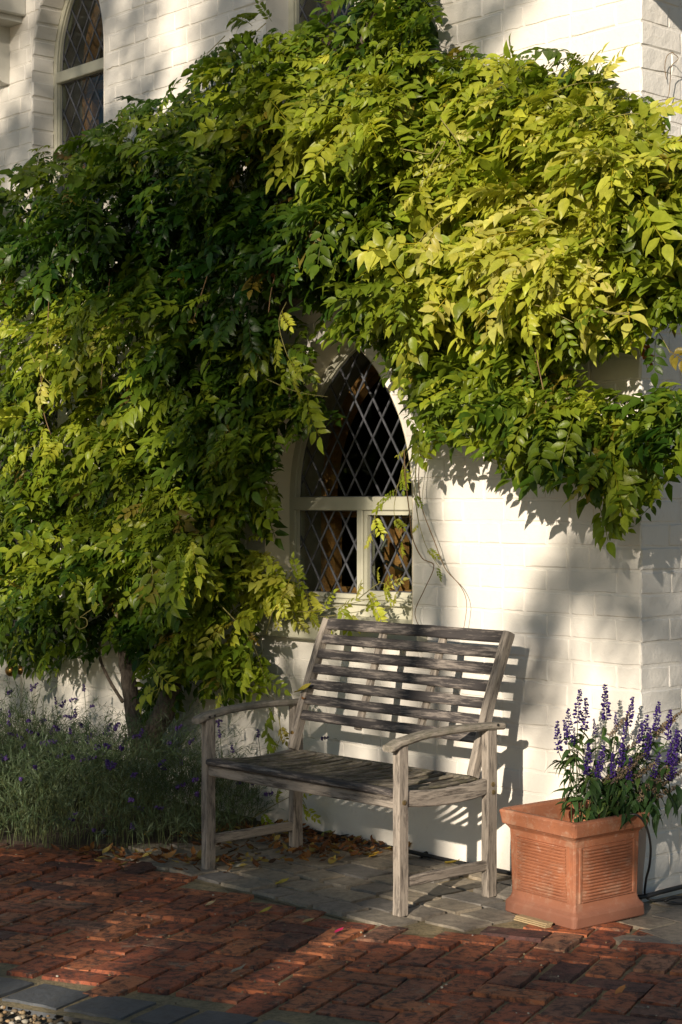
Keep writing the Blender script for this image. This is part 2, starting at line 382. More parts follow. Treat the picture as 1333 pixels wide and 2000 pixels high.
# stone setts along the wall
setts = sheet('sett_paving', [hw(-0.75, -0.03), hw(-0.75, SETT_D+0.01), hw(0.96, SETT_D+0.01), hw(1.7, 0.30), hw(3.5, 0.30), hw(3.5, -0.8), hw(1.22, -0.8), hw(1.15, -0.03)], -0.006, M_JOINT,
              'grey stone setts laid in rows along the foot of the white wall')
d = 0.0; row = 0
while d < SETT_D-0.05:
    wd = random.choice((0.135, 0.15, 0.165)); t = -0.75+random.uniform(-0.15, 0)
    if d+wd > SETT_D: wd = SETT_D-d
    while t < 1.6:
        ln = random.choice((0.15, 0.18, 0.205, 0.235))
        if not (t+ln > 1.03+0.55*max(0, 0.75-d) and d > 0.25):
            brick = random.random() < 0.07
            me = brickmesh('sett', ln-0.014, wd-0.014, 0.05, M_BRICK if brick else M_SETT, 0.005, 0.0012, 0.005, 4, 2, random.randint(0, 9999))
            o = link('sett', me, setts); c = HM @ Vector((t+ln/2, -(d+wd/2), 0))
            o.location = (c.x, c.y, 0.005+random.uniform(-.004, .004)); o.rotation_euler = (R(random.uniform(-1.3, 1.3)), R(random.uniform(-1.3, 1.3)), HANG+R(random.uniform(-2, 2)))
        t += ln
    d += wd; row += 1
# further setts round the corner by the pot
for (px, py, ln, wd, rz) in ((1300, 1795, .24, .20, 20), (1345, 1822, .26, .2, 25), (1290, 1838, .22, .13, 15), (1240, 1835, .14, .12, 10), (1370, 1780, .24, .2, 30), (1345, 1762, .2, .16, 30)):
    p = GP(px, py)
    o = link('sett', brickmesh('sett', ln, wd, 0.05, M_SETT, 0.005, 0.0012, 0.005, 4, 2, random.randint(0, 9999)), setts)
    o.location = (p.x, p.y, 0.004+random.uniform(-.003, .003)); o.rotation_euler = (0, 0, R(rz))
# blue-grey edging row
edg = sheet('edging_strip', [e0-c28*3.5, e0+c28*4.5, e0+c28*4.5-Vector((-c28.y, c28.x))*0.24, e0-c28*3.5-Vector((-c28.y, c28.x))*0.24], -0.004, M_JOINT,
            'row of blue-grey pavers between the brick path and the gravel')
s = -1.35
while s < 1.3:
    ln = random.choice((0.14, 0.19, 0.215)); p = e0+c28*(s+ln/2)-Vector((-c28.y, c28.x))*0.115
    o = link('paver', brickmesh('paver', ln-0.02, 0.185, 0.05, M_BLUEPAVER, 0.005, 0.0012, 0.006, 4, 2, random.randint(0, 9999)), edg)
    o.location = (p.x, p.y, 0.006+random.uniform(-.003, .003)); o.rotation_euler = (R(random.uniform(-1, 1)), R(random.uniform(-1, 1)), R(-28+random.uniform(-2, 2)))
    s += ln
# loose gravel
ico = np.array([(0,0,1),(.89,0,.45),(.28,.85,.45),(-.72,.53,.45),(-.72,-.53,.45),(.28,-.85,.45),(.72,.53,-.45),(-.28,.85,-.45),(-.89,0,-.45),(-.28,-.85,-.45),(.72,-.53,-.45),(0,0,-1)])
icof = np.array([(0,1,2),(0,2,3),(0,3,4),(0,4,5),(0,5,1),(1,6,2),(2,7,3),(3,8,4),(4,9,5),(5,10,1),(6,7,2),(7,8,3),(8,9,4),(9,10,5),(10,6,1),(11,7,6),(11,8,7),(11,9,8),(11,10,9),(11,6,10)])
def pebbles(name, pts, smin, smax, label, parent=None):
    V = []; T = []; C = []
    for k, p in enumerate(pts):
        s = rng.uniform(smin, smax); sc = rng.uniform(0.6, 1.1, 3)*s; sc[2] *= 0.7
        v = ico*(1+rng.normal(0, 0.10, (12, 1)))*sc; a = rng.uniform(0, 6.3)
        v = v @ np.array([[math.cos(a), math.sin(a), 0], [-math.sin(a), math.cos(a), 0], [0, 0, 1]])
        V.append(v+np.array(p)); T.append(icof+12*k)
        base = np.array([(0.42, 0.34, 0.23), (0.30, 0.22, 0.13), (0.50, 0.45, 0.38), (0.20, 0.15, 0.10), (0.38, 0.25, 0.14)][rng.integers(5)])*rng.uniform(0.7, 1.15)
        C.append(np.tile(base, (12, 1)))
    me = np_mesh(name, np.vstack(V), np.vstack(T), M_PEBBLE, np.vstack(C))
    return tag(link(name, me, parent), label, None, None, 'stuff')
gp = []
while len(gp) < 1500:
    p = e0+c28*rng.uniform(-0.9, 1.0)-Vector((-c28.y, c28.x))*rng.uniform(0.235, 0.62)
    gp.append((p.x, p.y, -0.022+rng.uniform(0, 0.014)))
pebbles('gravel', gp, 0.006, 0.013, 'loose pale gravel beside the blue-grey edging row')
gp = []
for q in hb:
    for _ in range(3):
        if rng.random() < 0.55:
            p = q[0]+Vector((rng.uniform(-.12, .12), rng.uniform(-.12, .12))); gp.append((p.x, p.y, 0.004))
pebbles('grit', gp, 0.0022, 0.0055, 'scattered grit and crumbs on the red brick path')
# earth of the flower bed
bed = MB(); pts = [hw(-4.2, 0), hw(-0.62, 0), hw(-0.66, 0.50), hw(-1.0, 0.98), hw(-2.0, 1.42), hw(-4.2, 1.5)]
bed.add([(p.x, p.y, 0.012) for p in pts]+[(p.x, p.y, -0.02) for p in pts], [tuple(range(6))[::-1]]+[(i, (i+1) % 6, 6+(i+1) % 6, 6+i) for i in range(6)])
tag(bed.build('flower_bed', M_EARTH), 'dark earth of the flower bed under the lavender', None, None, 'structure')

# ------------------------------------------------------------------ house
house = empty('house', W0, HANG)
tag(house, 'white painted brick house with pointed arch leaded windows and a pale door', 'house')
def arch(tl, tr, zb, zs, rise, n=14, inset=0.0, zb_in=None):
    """loop of a pointed arch opening, from bottom left clockwise; (t, z)"""
    h = (tr-tl)/2; c = (tl+tr)/2; Rr = (h*h+rise*rise)/(2*h); r = Rr-inset
    cl = tl+Rr; cr = tr-Rr            # centres of left and right arcs
    apex = math.asin(min(1, math.sqrt(max(r*r-(Rr-h)**2, 0))/r))
    zb2 = zb if zb_in is None else zb_in
    L_ = [(tl+inset, zb2)]
    L_ += [(cl-r*math.cos(apex*k/n), zs+r*math.sin(apex*k/n)) for k in range(n)]
    L_ += [(c, zs+r*math.sin(apex))]
    L_ += [(cr+r*math.cos(apex*k/n), zs+r*math.sin(apex*k/n)) for k in range(n-1, -1, -1)]
    L_ += [(tr-inset, zb2)]
    return L_
OPEN = dict(low=(-0.878, 0.046, 0.905, 1.42, 0.71), upl=(-2.777, -2.124, 2.85, 3.66, 0.56), mid=(-0.873, 0.030, 2.95, 3.72, 0.71))
holes = [arch(*OPEN[k]) for k in ('low', 'upl', 'mid')]
DOOR = (-3.62, -2.536, 0.0, 2.08)
holes.append([(DOOR[0], 0.0), (DOOR[0], DOOR[3]), (DOOR[1], DOOR[3]), (DOOR[1], 0.0)])
MORT = 0.0034                                    # the bricks stand this far proud of the painted joints
def wall_sheet(loop, hls, m, name, parent):
    bm = bmesh.new(); edges = []
    for lp in [loop]+hls:
        vs = [bm.verts.new((t, MORT, z)) for t, z in lp]
        edges += [bm.edges.new((vs[i], vs[(i+1) % len(vs)])) for i in range(len(vs))]
    bmesh.ops.triangle_fill(bm, edges=edges, use_beauty=True, use_dissolve=False, normal=(0, -1, 0))
    me = bpy.data.meshes.new(name); bm.to_mesh(me); bm.free(); me.materials.append(m)
    return link(name, me, parent)
outer = [(-6.0, -0.05), (DOOR[0]-0.001, -0.05), (-6.0, 5.2)]
wall = wall_sheet([(-6.0, -0.06), (-6.0, 5.2), (CORNER-MORT, 5.2), (CORNER-MORT, -0.06)], holes[:3]+[[(DOOR[0], 0.001), (DOOR[0], DOOR[3]), (DOOR[1], DOOR[3]), (DOOR[1], 0.001)]], M_WALL, 'wall', house)
sw = MB(); sw.add([(CORNER-MORT, MORT, -0.06), (CORNER-MORT, 6, -0.06), (CORNER-MORT, 6, 5.2), (CORNER-MORT, MORT, 5.2)], [(0, 1, 2, 3)])
wall2 = sw.build('wall', M_WALL_ROUGH, house)
wall2['label'] = 'coarser painted brick return wall round the corner'

def excl(z0, z1):
    """parts of the course taken up by openings"""
    out = []
    for k, (tl, tr, zb, zs, rise) in OPEN.items():
        zb_ = zb-0.085 if k == 'low' else zb
        if z1 <= zb_ or z0 >= zs+rise: continue
        z = max(z0-0.0, zs)
        if z <= zs: out.append((tl, tr))
        else:
            h = (tr-tl)/2; Rr = (h*h+rise*rise)/(2*h); w = math.sqrt(max(Rr*Rr-(z-zs)**2, 0))
            out.append((tl+Rr-w, tr-Rr+w))
    if z0 < DOOR[3]: out.append((DOOR[0], DOOR[1]))
    return out
def wbrick(lx, lz, seed, m, amp=0.0009):
    """painted brick face; local x along the wall, y into it, z up"""
    r = random.Random(seed); ins = 0.0042; nx, nz_ = 4, 2; vs = []; fs = []
    for j in range(nz_+1):
        for i in range(nx+1):
            e = i in (0, nx) or j in (0, nz_)
            vs.append((-lx/2+ins+(lx-2*ins)*i/nx+(r.uniform(-.0028, .0028) if i in (0, nx) else 0), r.uniform(-amp, amp)+(0.0002 if e else 0), -lz/2+ins+(lz-2*ins)*j/nz_+(r.uniform(-.0028, .0028) if j in (0, nz_) else 0)))
    for j in range(nz_):
        for i in range(nx):
            a = j*(nx+1)+i; fs.append((a, a+1, a+nx+2, a+nx+1))
    ring = [i for i in range(nx+1)]+[(j+1)*(nx+1)-1 for j in range(1, nz_+1)]+[nz_*(nx+1)+i for i in range(nx-1, -1, -1)]+[j*(nx+1) for j in range(nz_-1, 0, -1)]
    n0 = len(vs)
    for q in ring:
        x, y, z = vs[q]
        vs.append((math.copysign(lx/2, x) if abs(x) > lx/2-ins*1.6 else x, MORT+0.0015, math.copysign(lz/2, z) if abs(z) > lz/2-ins*1.6 else z))
    k = len(ring)
    for q in range(k): fs.append((ring[(q+1) % k], ring[q], n0+q, n0+(q+1) % k))
    b = MB(); b.add(vs, fs); b.flat = k; return b
COURSE, JT = 0.0845, 0.0065
bricks = []                                       # (visible size, side, centre a, z, length, course height)
fol_poly_hint = None
z = -0.02; rowi = 0
while z < 4.75:
    ex = excl(z, z+COURSE)
    # front wall: Flemish bond from the corner leftwards
    t = CORNER-0.0025; k = rowi % 2
    while t > -4.6:
        ln = 0.216 if k % 2 == 0 else 0.105
        if t > CORNER-0.01 and rowi % 2 == 1: ln = 0.105
        ln *= random.uniform(0.93, 1.06)
        segs = [(t-ln, t)]
        for (a, b_) in ex:
            ns = []
            for (p, q) in segs:
                if q <= a-0.004 or p >= b_+0.004: ns.append((p, q))
                else:
                    if p < a-0.03: ns.append((p, a-0.0025))
                    if q > b_+0.03: ns.append((b_+0.0025, q))
            segs = ns
        for (p, q) in segs:
            if q-p > 0.03: bricks.append(('f', (p+q)/2, z+COURSE/2, q-p, COURSE-JT))
        t -= ln+JT; k += 1
    # return wall: English bond
    y = 0.0025; first = True
    while y < 1.6:
        ln = 0.222 if rowi % 2 == 0 else 0.105
        if first and rowi % 2 == 1: ln = 0.16
        ln *= random.uniform(0.94, 1.05); first = False
        bricks.append(('s', y+ln/2, z+COURSE/2, ln, COURSE-JT))
        y += ln+JT
    z += COURSE; rowi += 1
FOLIAGE_BOX = [  # rough areas of the photograph where the climber hides the wall
    [(0, 360), (210, 270), (330, 180), (560, 90), (700, 40), (840, 30), (870, 120), (1080, 160), (1190, 220), (1270, 290), (1333, 310), (1333, 600), (1230, 640), (1090, 660), (1060, 900), (880, 800), (780, 720), (560, 620), (560, 820), (520, 1000), (480, 1250), (400, 1320), (240, 1300), (0, 1260)]]
def inpoly(x, y, poly):
    c = False; n = len(poly)
    for i in range(n):
        x0, y0 = poly[i]; x1, y1 = poly[(i+1) % n]
        if (y0 > y) != (y1 > y) and x < (x1-x0)*(y-y0)/(y1-y0)+x0: c = not c
    return c
shown, rest = [], []
for b_ in bricks:
    side, a, zc, ln, hh = b_
    P = HM @ (Vector((a, 0, zc)) if side == 'f' else Vector((CORNER, a, zc)))
    q = pxof(P)
    vis = -20 < q[0] < 1353 and -20 < q[1] < 1800 and not inpoly(q[0], q[1], FOLIAGE_BOX[0]) and not (q[0] < 230 and q[1] > 1390)
    (shown if vis else rest).append((P.y, b_))
shown.sort(key=lambda s: s[0])
rest += shown[296:]; shown = shown[:296]
stuff = {'f': MB(), 's': MB()}
seed = 0
for i, (lst, single) in enumerate(((shown, True), (rest, False))):
    for (_, (side, a, zc, ln, hh)) in lst:
        seed += 1
        b = wbrick(ln, hh, seed, None, 0.0003 if side == 'f' else 0.0014)
        dy = random.uniform(-0.0020, 0.0016); tilt = random.uniform(-0.003, 0.003)
        M = (Matrix.Translation((a, dy, zc)) if side == 'f' else Matrix.Translation((CORNER-dy, a, zc)) @ Matrix.Rotation(R(90), 4, 'Z')) @ Matrix.Rotation(tilt, 4, 'Y') @ Matrix.Rotation(random.uniform(-.022, .022), 4, 'X') @ Matrix.Rotation(random.uniform(-.0025, .0025), 4, 'Z')
        if single:
            o = b.build('brick', M_WALL if side == 'f' else M_WALL_ROUGH, wall if side == 'f' else wall2, M, True)
            o.data.polygons.foreach_set('use_smooth', [False]*len(b.f))
        else:
            stuff[side].add([M @ Vector(v) for v in b.v], b.f)
for sd_, w_, m_ in (('f', wall, M_WALL), ('s', wall2, M_WALL_ROUGH)):
    o = stuff[sd_].build('brickwork', m_, w_, None, False); o['kind'] = 'stuff'

# rough plinth flare at the wall foot
pl = MB(); n = 40; vs = []; fs = []
prof = [(-0.004, 0.30), (-0.012, 0.20), (-0.022, 0.11), (-0.028, 0.03), (-0.028, -0.05)]
for i in range(n+1):
    t = -0.9+(CORNER+0.03+0.9)*i/n
    for (y, zz) in prof:
        vs.append((t, y*random.uniform(0.8, 1.2), zz+random.uniform(-.006, .006)))
m5 = len(prof)
for i in range(n):
    for j in range(m5-1): a = i*m5+j; fs.append((a, a+1, a+m5+1, a+m5))
pl.add(vs, fs); pl.build('plinth', M_WALL, house, None, True)
# round shadow on the return wall: made by the unseen basket added further down
# ---- windows
def ring(mb, lo, li, y0, y1, closed=False, mi=0):
    n = len(lo); vs = [(t, y0, z) for t, z in lo]+[(t, y0, z) for t, z in li]+[(t, y1, z) for t, z in li]+[(t, y1, z) for t, z in lo]
    fs = []
    for i in range(n if closed else n-1):
        j = (i+1) % n
        fs += [(i, j, n+j, n+i), (n+i, n+j, 2*n+j, 2*n+i), (j, i, 3*n+i, 3*n+j)]
    mb.add(vs, fs, mi)
def clip(poly, lp):
    """clip a convex polygon by a convex loop (t, z)"""
    area = sum(lp[i][0]*lp[(i+1) % len(lp)][1]-lp[(i+1) % len(lp)][0]*lp[i][1] for i in range(len(lp)))
    if area < 0: lp = lp[::-1]
    for i in range(len(lp)):
        a, b = lp[i], lp[(i+1) % len(lp)]; out = []
        def sd(p): return (b[0]-a[0])*(p[1]-a[1])-(b[1]-a[1])*(p[0]-a[0])
        for k in range(len(poly)):
            p, q = poly[k], poly[(k+1) % len(poly)]; sp, sq = sd(p), sd(q)
            if sp >= 0: out.append(p)
            if (sp >= 0) != (sq >= 0):
                u = sp/(sp-sq); out.append((p[0]+(q[0]-p[0])*u, p[1]+(q[1]-p[1])*u))
        poly = out
        if len(poly) < 3: return []
    return poly
def clipseg(p, q, lp):
    area = sum(lp[i][0]*lp[(i+1) % len(lp)][1]-lp[(i+1) % len(lp)][0]*lp[i][1] for i in range(len(lp)))
    if area < 0: lp = lp[::-1]
    u0, u1 = 0.0, 1.0
    for i in range(len(lp)):
        a, b = lp[i], lp[(i+1) % len(lp)]
        def sd(r): return (b[0]-a[0])*(r[1]-a[1])-(b[1]-a[1])*(r[0]-a[0])
        sp, sq = sd(p), sd(q)
        if sp < 0 and sq < 0: return None
        if sp < 0: u0 = max(u0, sp/(sp-sq))
        elif sq < 0: u1 = min(u1, sp/(sp-sq))
    if u1-u0 < 0.02: return None
    L2 = lambda u: (p[0]+(q[0]-p[0])*u, p[1]+(q[1]-p[1])*u)
    return L2(u0), L2(u1)
def area2(p): return abs(sum(p[i][0]*p[(i+1) % len(p)][1]-p[(i+1) % len(p)][0]*p[i][1] for i in range(len(p))))/2
def leaded(win, loop, yg, w=0.1125, h=0.167, ph=(0.0, 0.0), cw=0.0082):
    """diamond panes and their lead cames inside a convex light"""
    ts = [p[0] for p in loop]; zs = [p[1] for p in loop]
    t0, t1, z0, z1 = min(ts), max(ts), min(zs), max(zs)
    cam_ = MB()
    for i in range(-2, int((t1-t0)/w*2)+4):
        for j in range(-2, int((z1-z0)/h*2)+4):
            if (i+j) % 2: continue
            ct, cz = t0+ph[0]+i*w/2, z0+ph[1]+j*h/2; g_ = 0.97
            q = clip([(ct-w/2*g_, cz), (ct, cz-h/2*g_), (ct+w/2*g_, cz), (ct, cz+h/2*g_)], loop)
            if q and area2(q) > 2.5e-4:
                m_ = len(q); mt = sum(p[0] for p in q)/m_; mz = sum(p[1] for p in q)/m_
                b = MB(); rx, rz = random.uniform(-.018, .018), random.uniform(-.018, .018)
                b.add([(p[0]-mt, (p[0]-mt)*rx+(p[1]-mz)*rz, p[1]-mz) for p in q]+[(p[0]-mt, 0.003+(p[0]-mt)*rx+(p[1]-mz)*rz, p[1]-mz) for p in q],
                      [tuple(range(m_)), tuple(range(2*m_-1, m_-1, -1))]+[(k, m_+k, m_+(k+1) % m_, (k+1) % m_) for k in range(m_)])
                b.build('pane', M_GLASS, win, Matrix.Translation((mt, yg, mz)))
    for sgn in (1, -1):
        for i in range(-30, 40):
            c = t0+ph[0]-w/2+i*w
            zz0, zz1 = z0-0.2, z1+0.2
            zc = z0+ph[1]
            p = (c+sgn*(zz0-zc)*w/h, zz0); q = (c+sgn*(zz1-zc)*w/h, zz1)
            sg = clipseg(p, q, loop)
            if not sg: continue
            a = Vector((sg[0][0], 0, sg[0][1])); b = Vector((sg[1][0], 0, sg[1][1])); d_ = (b-a).normalized(); s_ = Vector((-d_.z, 0, d_.x))
            off = 0.0006*sgn
            pr = [(-cw/2, 0.004), (-cw/2, -0.001), (-cw/4, -0.004), (cw/4, -0.004), (cw/2, -0.001), (cw/2, 0.004)]
            vs = [e+s_*u+Vector((0, yg+v+off, 0)) for e in (a, b) for (u, v) in pr]; m_ = len(pr)
            cam_.add(vs, [(k, (k+1) % m_, m_+(k+1) % m_, m_+k) for k in range(m_)])
    n = len(loop)
    for i in range(n):       # border came
        a = Vector((loop[i][0], yg-0.001, loop[i][1])); b = Vector((loop[(i+1) % n][0], yg-0.001, loop[(i+1) % n][1]))
        if (b-a).length > 1e-4: cam_.tube([a, b], 0.0045, 5)
    return cam_.build('lead_came', M_LEAD, win)
def hbox(name, m, parent, x0, x1, y0, y1, z0, z1, bev=0.004):
    bm = bmesh.new(); bmesh.ops.create_cube(bm, size=1)
    for v in bm.verts: v.co = Vector((x0+(x1-x0)*(v.co.x+.5), y0+(y1-y0)*(v.co.y+.5), z0+(z1-z0)*(v.co.z+.5)))
    if bev: bmesh.ops.bevel(bm, geom=bm.edges[:], offset=bev, segments=1, affect='EDGES', clamp_overlap=True)
    me = bpy.data.meshes.new(name); bm.to_mesh(me); bm.free(); me.materials.append(m)
    return link(name, me, parent)

def window(key, depth, label, reveal_mat, zt, zb_frame, casement=None, brick_reveal=False, mull=None, fw=0.034):
    tl, tr, zb, zs, rise = OPEN[key]; tc = (tl+tr)/2
    w = empty('window'); w.parent = house; w['label'] = label
    lo = arch(tl, tr, zb, zs, rise); y0 = depth
    rv = MB(); n = len(lo); e = 0.0
    rv.add([(t, -0.0015, z) for t, z in lo]+[(t, depth+0.05, z) for t, z in lo], [(i, i+1, n+i+1, n+i) for i in range(n-1)])
    rv.build('reveal', reveal_mat, w)
    if brick_reveal:      # brick ends that line the left jamb and arch
        s = 0.0; zz = zb
        step = COURSE
        h = (tr-tl)/2; Rr = (h*h+rise*rise)/(2*h); pts = []
        zz = zb+0.03
        while zz < zs-0.02: pts.append((tl, zz, 0.0)); zz += step
        a = 0.04
        while a < 1.05: pts.append((tl+Rr-Rr*math.cos(a), zs+Rr*math.sin(a), a)); a += step/Rr
        for (t, z_, a) in pts:
            b = MB(); l2 = (step-0.010)/2; d1 = depth-0.004
            j = lambda: random.uniform(-.003, .003)
            x1 = 0.006+random.uniform(-.0015, .002)
            vs = [(x1+j()*.5, 0.006+j(), -l2+.006+j()), (x1+j()*.5, d1+j(), -l2+.006+j()), (x1+j()*.5, d1+j(), l2-.006+j()), (x1+j()*.5, 0.006+j(), l2-.006+j()),
                  (0.0, -0.001, -l2), (0.0, d1+.004, -l2), (0.0, d1+.004, l2), (0.0, -0.001, l2)]
            b.add(vs, [(0, 1, 2, 3), (0, 4, 5, 1), (1, 5, 6, 2), (2, 6, 7, 3), (3, 7, 4, 0)])
            b.build('brick', M_WALL, w, Matrix.Translation((t, 0, z_)) @ Matrix.Rotation(a, 4, 'Y'), False)
    fr = MB()
    ring(fr, arch(tl, tr, zb_frame, zs, rise), arch(tl, tr, zb_frame, zs, rise, inset=fw), y0, y0+0.06)
    ring(fr, arch(tl, tr, zb_frame, zs, rise, inset=fw), arch(tl, tr, zb_frame, zs, rise, inset=fw+0.008), y0+0.010, y0+0.05)
    fr.build('frame', M_FRAME, w)
    hbox('transom', M_FRAME, w, tl+fw-.004, tr-fw+.004, y0-0.006, y0+0.055, zt-0.058, zt)
    hbox('bottom_rail', M_FRAME, w, tl+fw-.004, tr-fw+.004, y0-0.002, y0+0.055, zb_frame, zb_frame+0.022)
    mt = tc if mull is None else mull
    hbox('mullion', M_FRAME, w, mt-0.018, mt+0.018, y0-0.004, y0+0.053, zb_frame+0.02, zt-0.056)
    # the lights
    la = arch(tl, tr, zt, zs, rise, inset=fw+0.006, zb_in=max(zt, 0))
    la = [p for p in la if p[1] >= zt-1e-6]
    if zt > zs: la = [(tl+fw+0.006+0.0, zt)]+[p for p in la if p[1] > zt]+[(tr-fw-0.006, zt)]
    leaded(w, la, y0+0.03, ph=(0.02, 0.0))
    leaded(w, [(tl+fw+.005, zb_frame+0.02), (mt-0.018, zb_frame+0.02), (mt-0.018, zt-0.058), (tl+fw+.005, zt-0.058)], y0+0.03, ph=(0.075, 0.05))
    c0, c1, d0, d1 = mt+0.018, tr-fw-.004, zb_frame+0.021, zt-0.059
    cf = MB(); lo_ = [(c0+.003, d0), (c0+.003, d1), (c1, d1), (c1, d0)]; li_ = [(c0+.022, d0+.018), (c0+.022, d1-.018), (c1-.018, d1-.018), (c1-.018, d0+.018)]
    ring(cf, lo_, li_, y0+0.006, y0+0.05, True); cf.build('casement_frame', M_FRAME, w)
    leaded(w, li_, y0+0.028, ph=(0.045, 0.09))
    # inside: plaster reveal, pine inner frame, dim room
    il = arch(tl-0.03, tr+0.03, zb, zs, rise+0.03); ir = MB(); n = len(il)
    ir.add([(t, y0+0.056, z) for t, z in il]+[(t, y0+0.30, z) for t, z in il], [(i, i+1, n+i+1, n+i) for i in range(n-1)])
    ir.build('inner_reveal', M_INNER, w)
    pf = MB(); ring(pf, arch(tl+0.03, tr-0.03, zb+.06, zs, rise-0.06), arch(tl+0.03, tr-0.03, zb+.06, zs, rise-0.06, inset=0.055), y0+0.16, y0+0.21)
    pf.box(tl+.08, tr-.08, y0+.158, y0+.2, zt-0.09, zt-0.045); pf.box(tl+.08, tr-.08, y0+.158, y0+.2, zb_frame-.005, zb_frame+0.04)
    for x in (tc-0.03, tc+0.045, tc+0.20): pf.box(x, x+0.045, y0+.162, y0+.205, zb_frame+0.04, zt-0.09)
    for x in (tl+.085,): pf.box(x, x+0.035, y0+.162, y0+.205, zb_frame+0.04, zt-0.09)
    pf.build('inner_frame', M_PINE, w)
    return w
win = window('low', 0.14, 'pointed arch window behind the bench', M_RENDER, 1.432, 0.995)
tl, tr = OPEN['low'][:2]
hbox('lower_panel', M_FRAME, win, tl+0.003, tr-0.003, 0.146, 0.19, 0.905, 0.994, 0.003)
hbox('weather_bar', M_FRAME, win, tl+0.003, tr-0.003, 0.125, 0.15, 0.975, 0.990, 0.003)
sl = MB(); a0, a1 = tl-0.012, tr+0.085           # sloping sill with a rounded nose
prof = [(0.15, 0.925), (0.02, 0.908), (-0.050, 0.893), (-0.058, 0.885), (-0.058, 0.835), (-0.050, 0.828), (-0.01, 0.826), (0.15, 0.826)]
sl.add([(a0, y, z) for y, z in prof]+[(a1, y, z) for y, z in prof], [(i, (i+1) % 8, 8+(i+1) % 8, 8+i) for i in range(8)]+[tuple(range(8))[::-1], tuple(range(8, 16))])
sl.build('sill', M_FRAME, win)
st = MB(); st.box(0.0, 0.012, -.006, 0.006, 0, 0.07); st.box(0.012, 0.032, -.004, 0.006, 0.02, 0.055)
o = st.build('latch', M_WHITEMETAL, win, Matrix.Translation((-0.352, 0.205, 1.20)))
sy = MB(); sy.tube(spline([(-0.32, 0.20, 1.16), (-0.26, 0.205, 1.135), (-0.20, 0.21, 1.115), (-0.175, 0.2, 1.09)]), 0.007, 6); sy.build('stay', M_IRON, win)
window('upl', 0.13, 'narrow pointed window high on the wall at the left edge', M_WALL, 3.655, 2.87, brick_reveal=True, mull=-2.29)
window('mid', 0.13, 'upper window behind the top of the climber', M_WALL, 3.95, 3.02)
# dim rooms behind the windows
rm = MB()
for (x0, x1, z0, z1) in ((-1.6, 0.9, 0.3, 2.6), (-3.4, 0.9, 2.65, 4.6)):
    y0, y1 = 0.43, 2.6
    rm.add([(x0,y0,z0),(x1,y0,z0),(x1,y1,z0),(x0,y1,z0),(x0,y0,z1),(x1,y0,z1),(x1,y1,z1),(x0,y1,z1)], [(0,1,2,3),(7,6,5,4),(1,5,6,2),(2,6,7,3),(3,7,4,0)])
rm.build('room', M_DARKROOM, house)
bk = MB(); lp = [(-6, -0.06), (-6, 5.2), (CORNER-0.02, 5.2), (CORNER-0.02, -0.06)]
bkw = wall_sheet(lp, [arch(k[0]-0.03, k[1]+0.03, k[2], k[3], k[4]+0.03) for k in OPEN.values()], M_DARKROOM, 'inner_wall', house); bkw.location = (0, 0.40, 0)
# ---- door at the left
door = empty('door'); door.parent = house; door['label'] = 'pale grey door with leaded top light and brass knob'
YD = 0.07
hbox('door_leaf', M_DOOR, door, DOOR[0]+.05, DOOR[1]-.001, YD, YD+0.045, 0.02, 0.600, 0.003)
for (x0, x1) in ((-3.50, -2.985), (-2.885, -2.548)):
    mo = MB(); lo_ = [(x0, 0.08), (x0, 0.485), (x1, 0.485), (x1, 0.08)]; li_ = [(x0+.03, .11), (x0+.03, .455), (x1-.03, .455), (x1-.03, .11)]
    ring(mo, lo_, li_, YD-0.014, YD+0.002, True); mo.build('panel_moulding', M_DOOR, door)
tr_ = MB(); tr_.box(DOOR[0]+.05, DOOR[1]-.002, YD-0.012, YD+0.045, 0.602, 0.622); tr_.build('rail', M_DOOR, door)
for (x0, x1) in ((DOOR[0]+.05, -3.49), (-2.90, -2.80), (-2.60, DOOR[1]-.001)):
    hbox('stile', M_DOOR, door, x0, x1, YD, YD+0.045, 0.623, 2.06, 0.003)
hbox('head', M_DOOR, door, DOOR[0]+.05, DOOR[1]-.002, YD+.001, YD+0.044, 1.92, 2.062, 0.003)
leaded(door, [(-3.49, .623), (-2.90, .623), (-2.90, 1.92), (-3.49, 1.92)], YD+0.02)
leaded(door, [(-2.80, .623), (-2.60, .623), (-2.60, 1.92), (-2.80, 1.92)], YD+0.02)
kn = MB(); kp = LP(31, 1309, YD-0.03)
prof = [(0.0, 0.0), (0.026, 0.0), (0.026, -0.008), (0.010, -0.012), (0.010, -0.035), (0.024, -0.042), (0.032, -0.058), (0.030, -0.072), (0.018, -0.084), (0.0, -0.086)]
vs = []; fs = []; ns = 16
for (r, y) in prof:
    for k in range(ns): vs.append((r*math.cos(6.2832*k/ns), y, r*math.sin(6.2832*k/ns)))
for i in range(len(prof)-1):
    for k in range(ns): fs.append((i*ns+k, i*ns+(k+1) % ns, (i+1)*ns+(k+1) % ns, (i+1)*ns+k))
kn.add(vs, fs); kn.build('handle', M_BRASS, door, Matrix.Translation((kp.x, YD, kp.z)), True)
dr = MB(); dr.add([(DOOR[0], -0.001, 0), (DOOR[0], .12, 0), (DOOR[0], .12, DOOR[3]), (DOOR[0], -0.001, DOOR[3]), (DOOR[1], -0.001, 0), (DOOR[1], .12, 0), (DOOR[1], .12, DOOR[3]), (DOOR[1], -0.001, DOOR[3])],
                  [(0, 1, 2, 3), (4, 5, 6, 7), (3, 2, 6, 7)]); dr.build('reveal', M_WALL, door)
dk = MB(); dk.box(DOOR[0]-.1, DOOR[1]+.1, 0.43, 1.6, 0, 2.2); dk.build('hallway', M_DARKROOM, door)
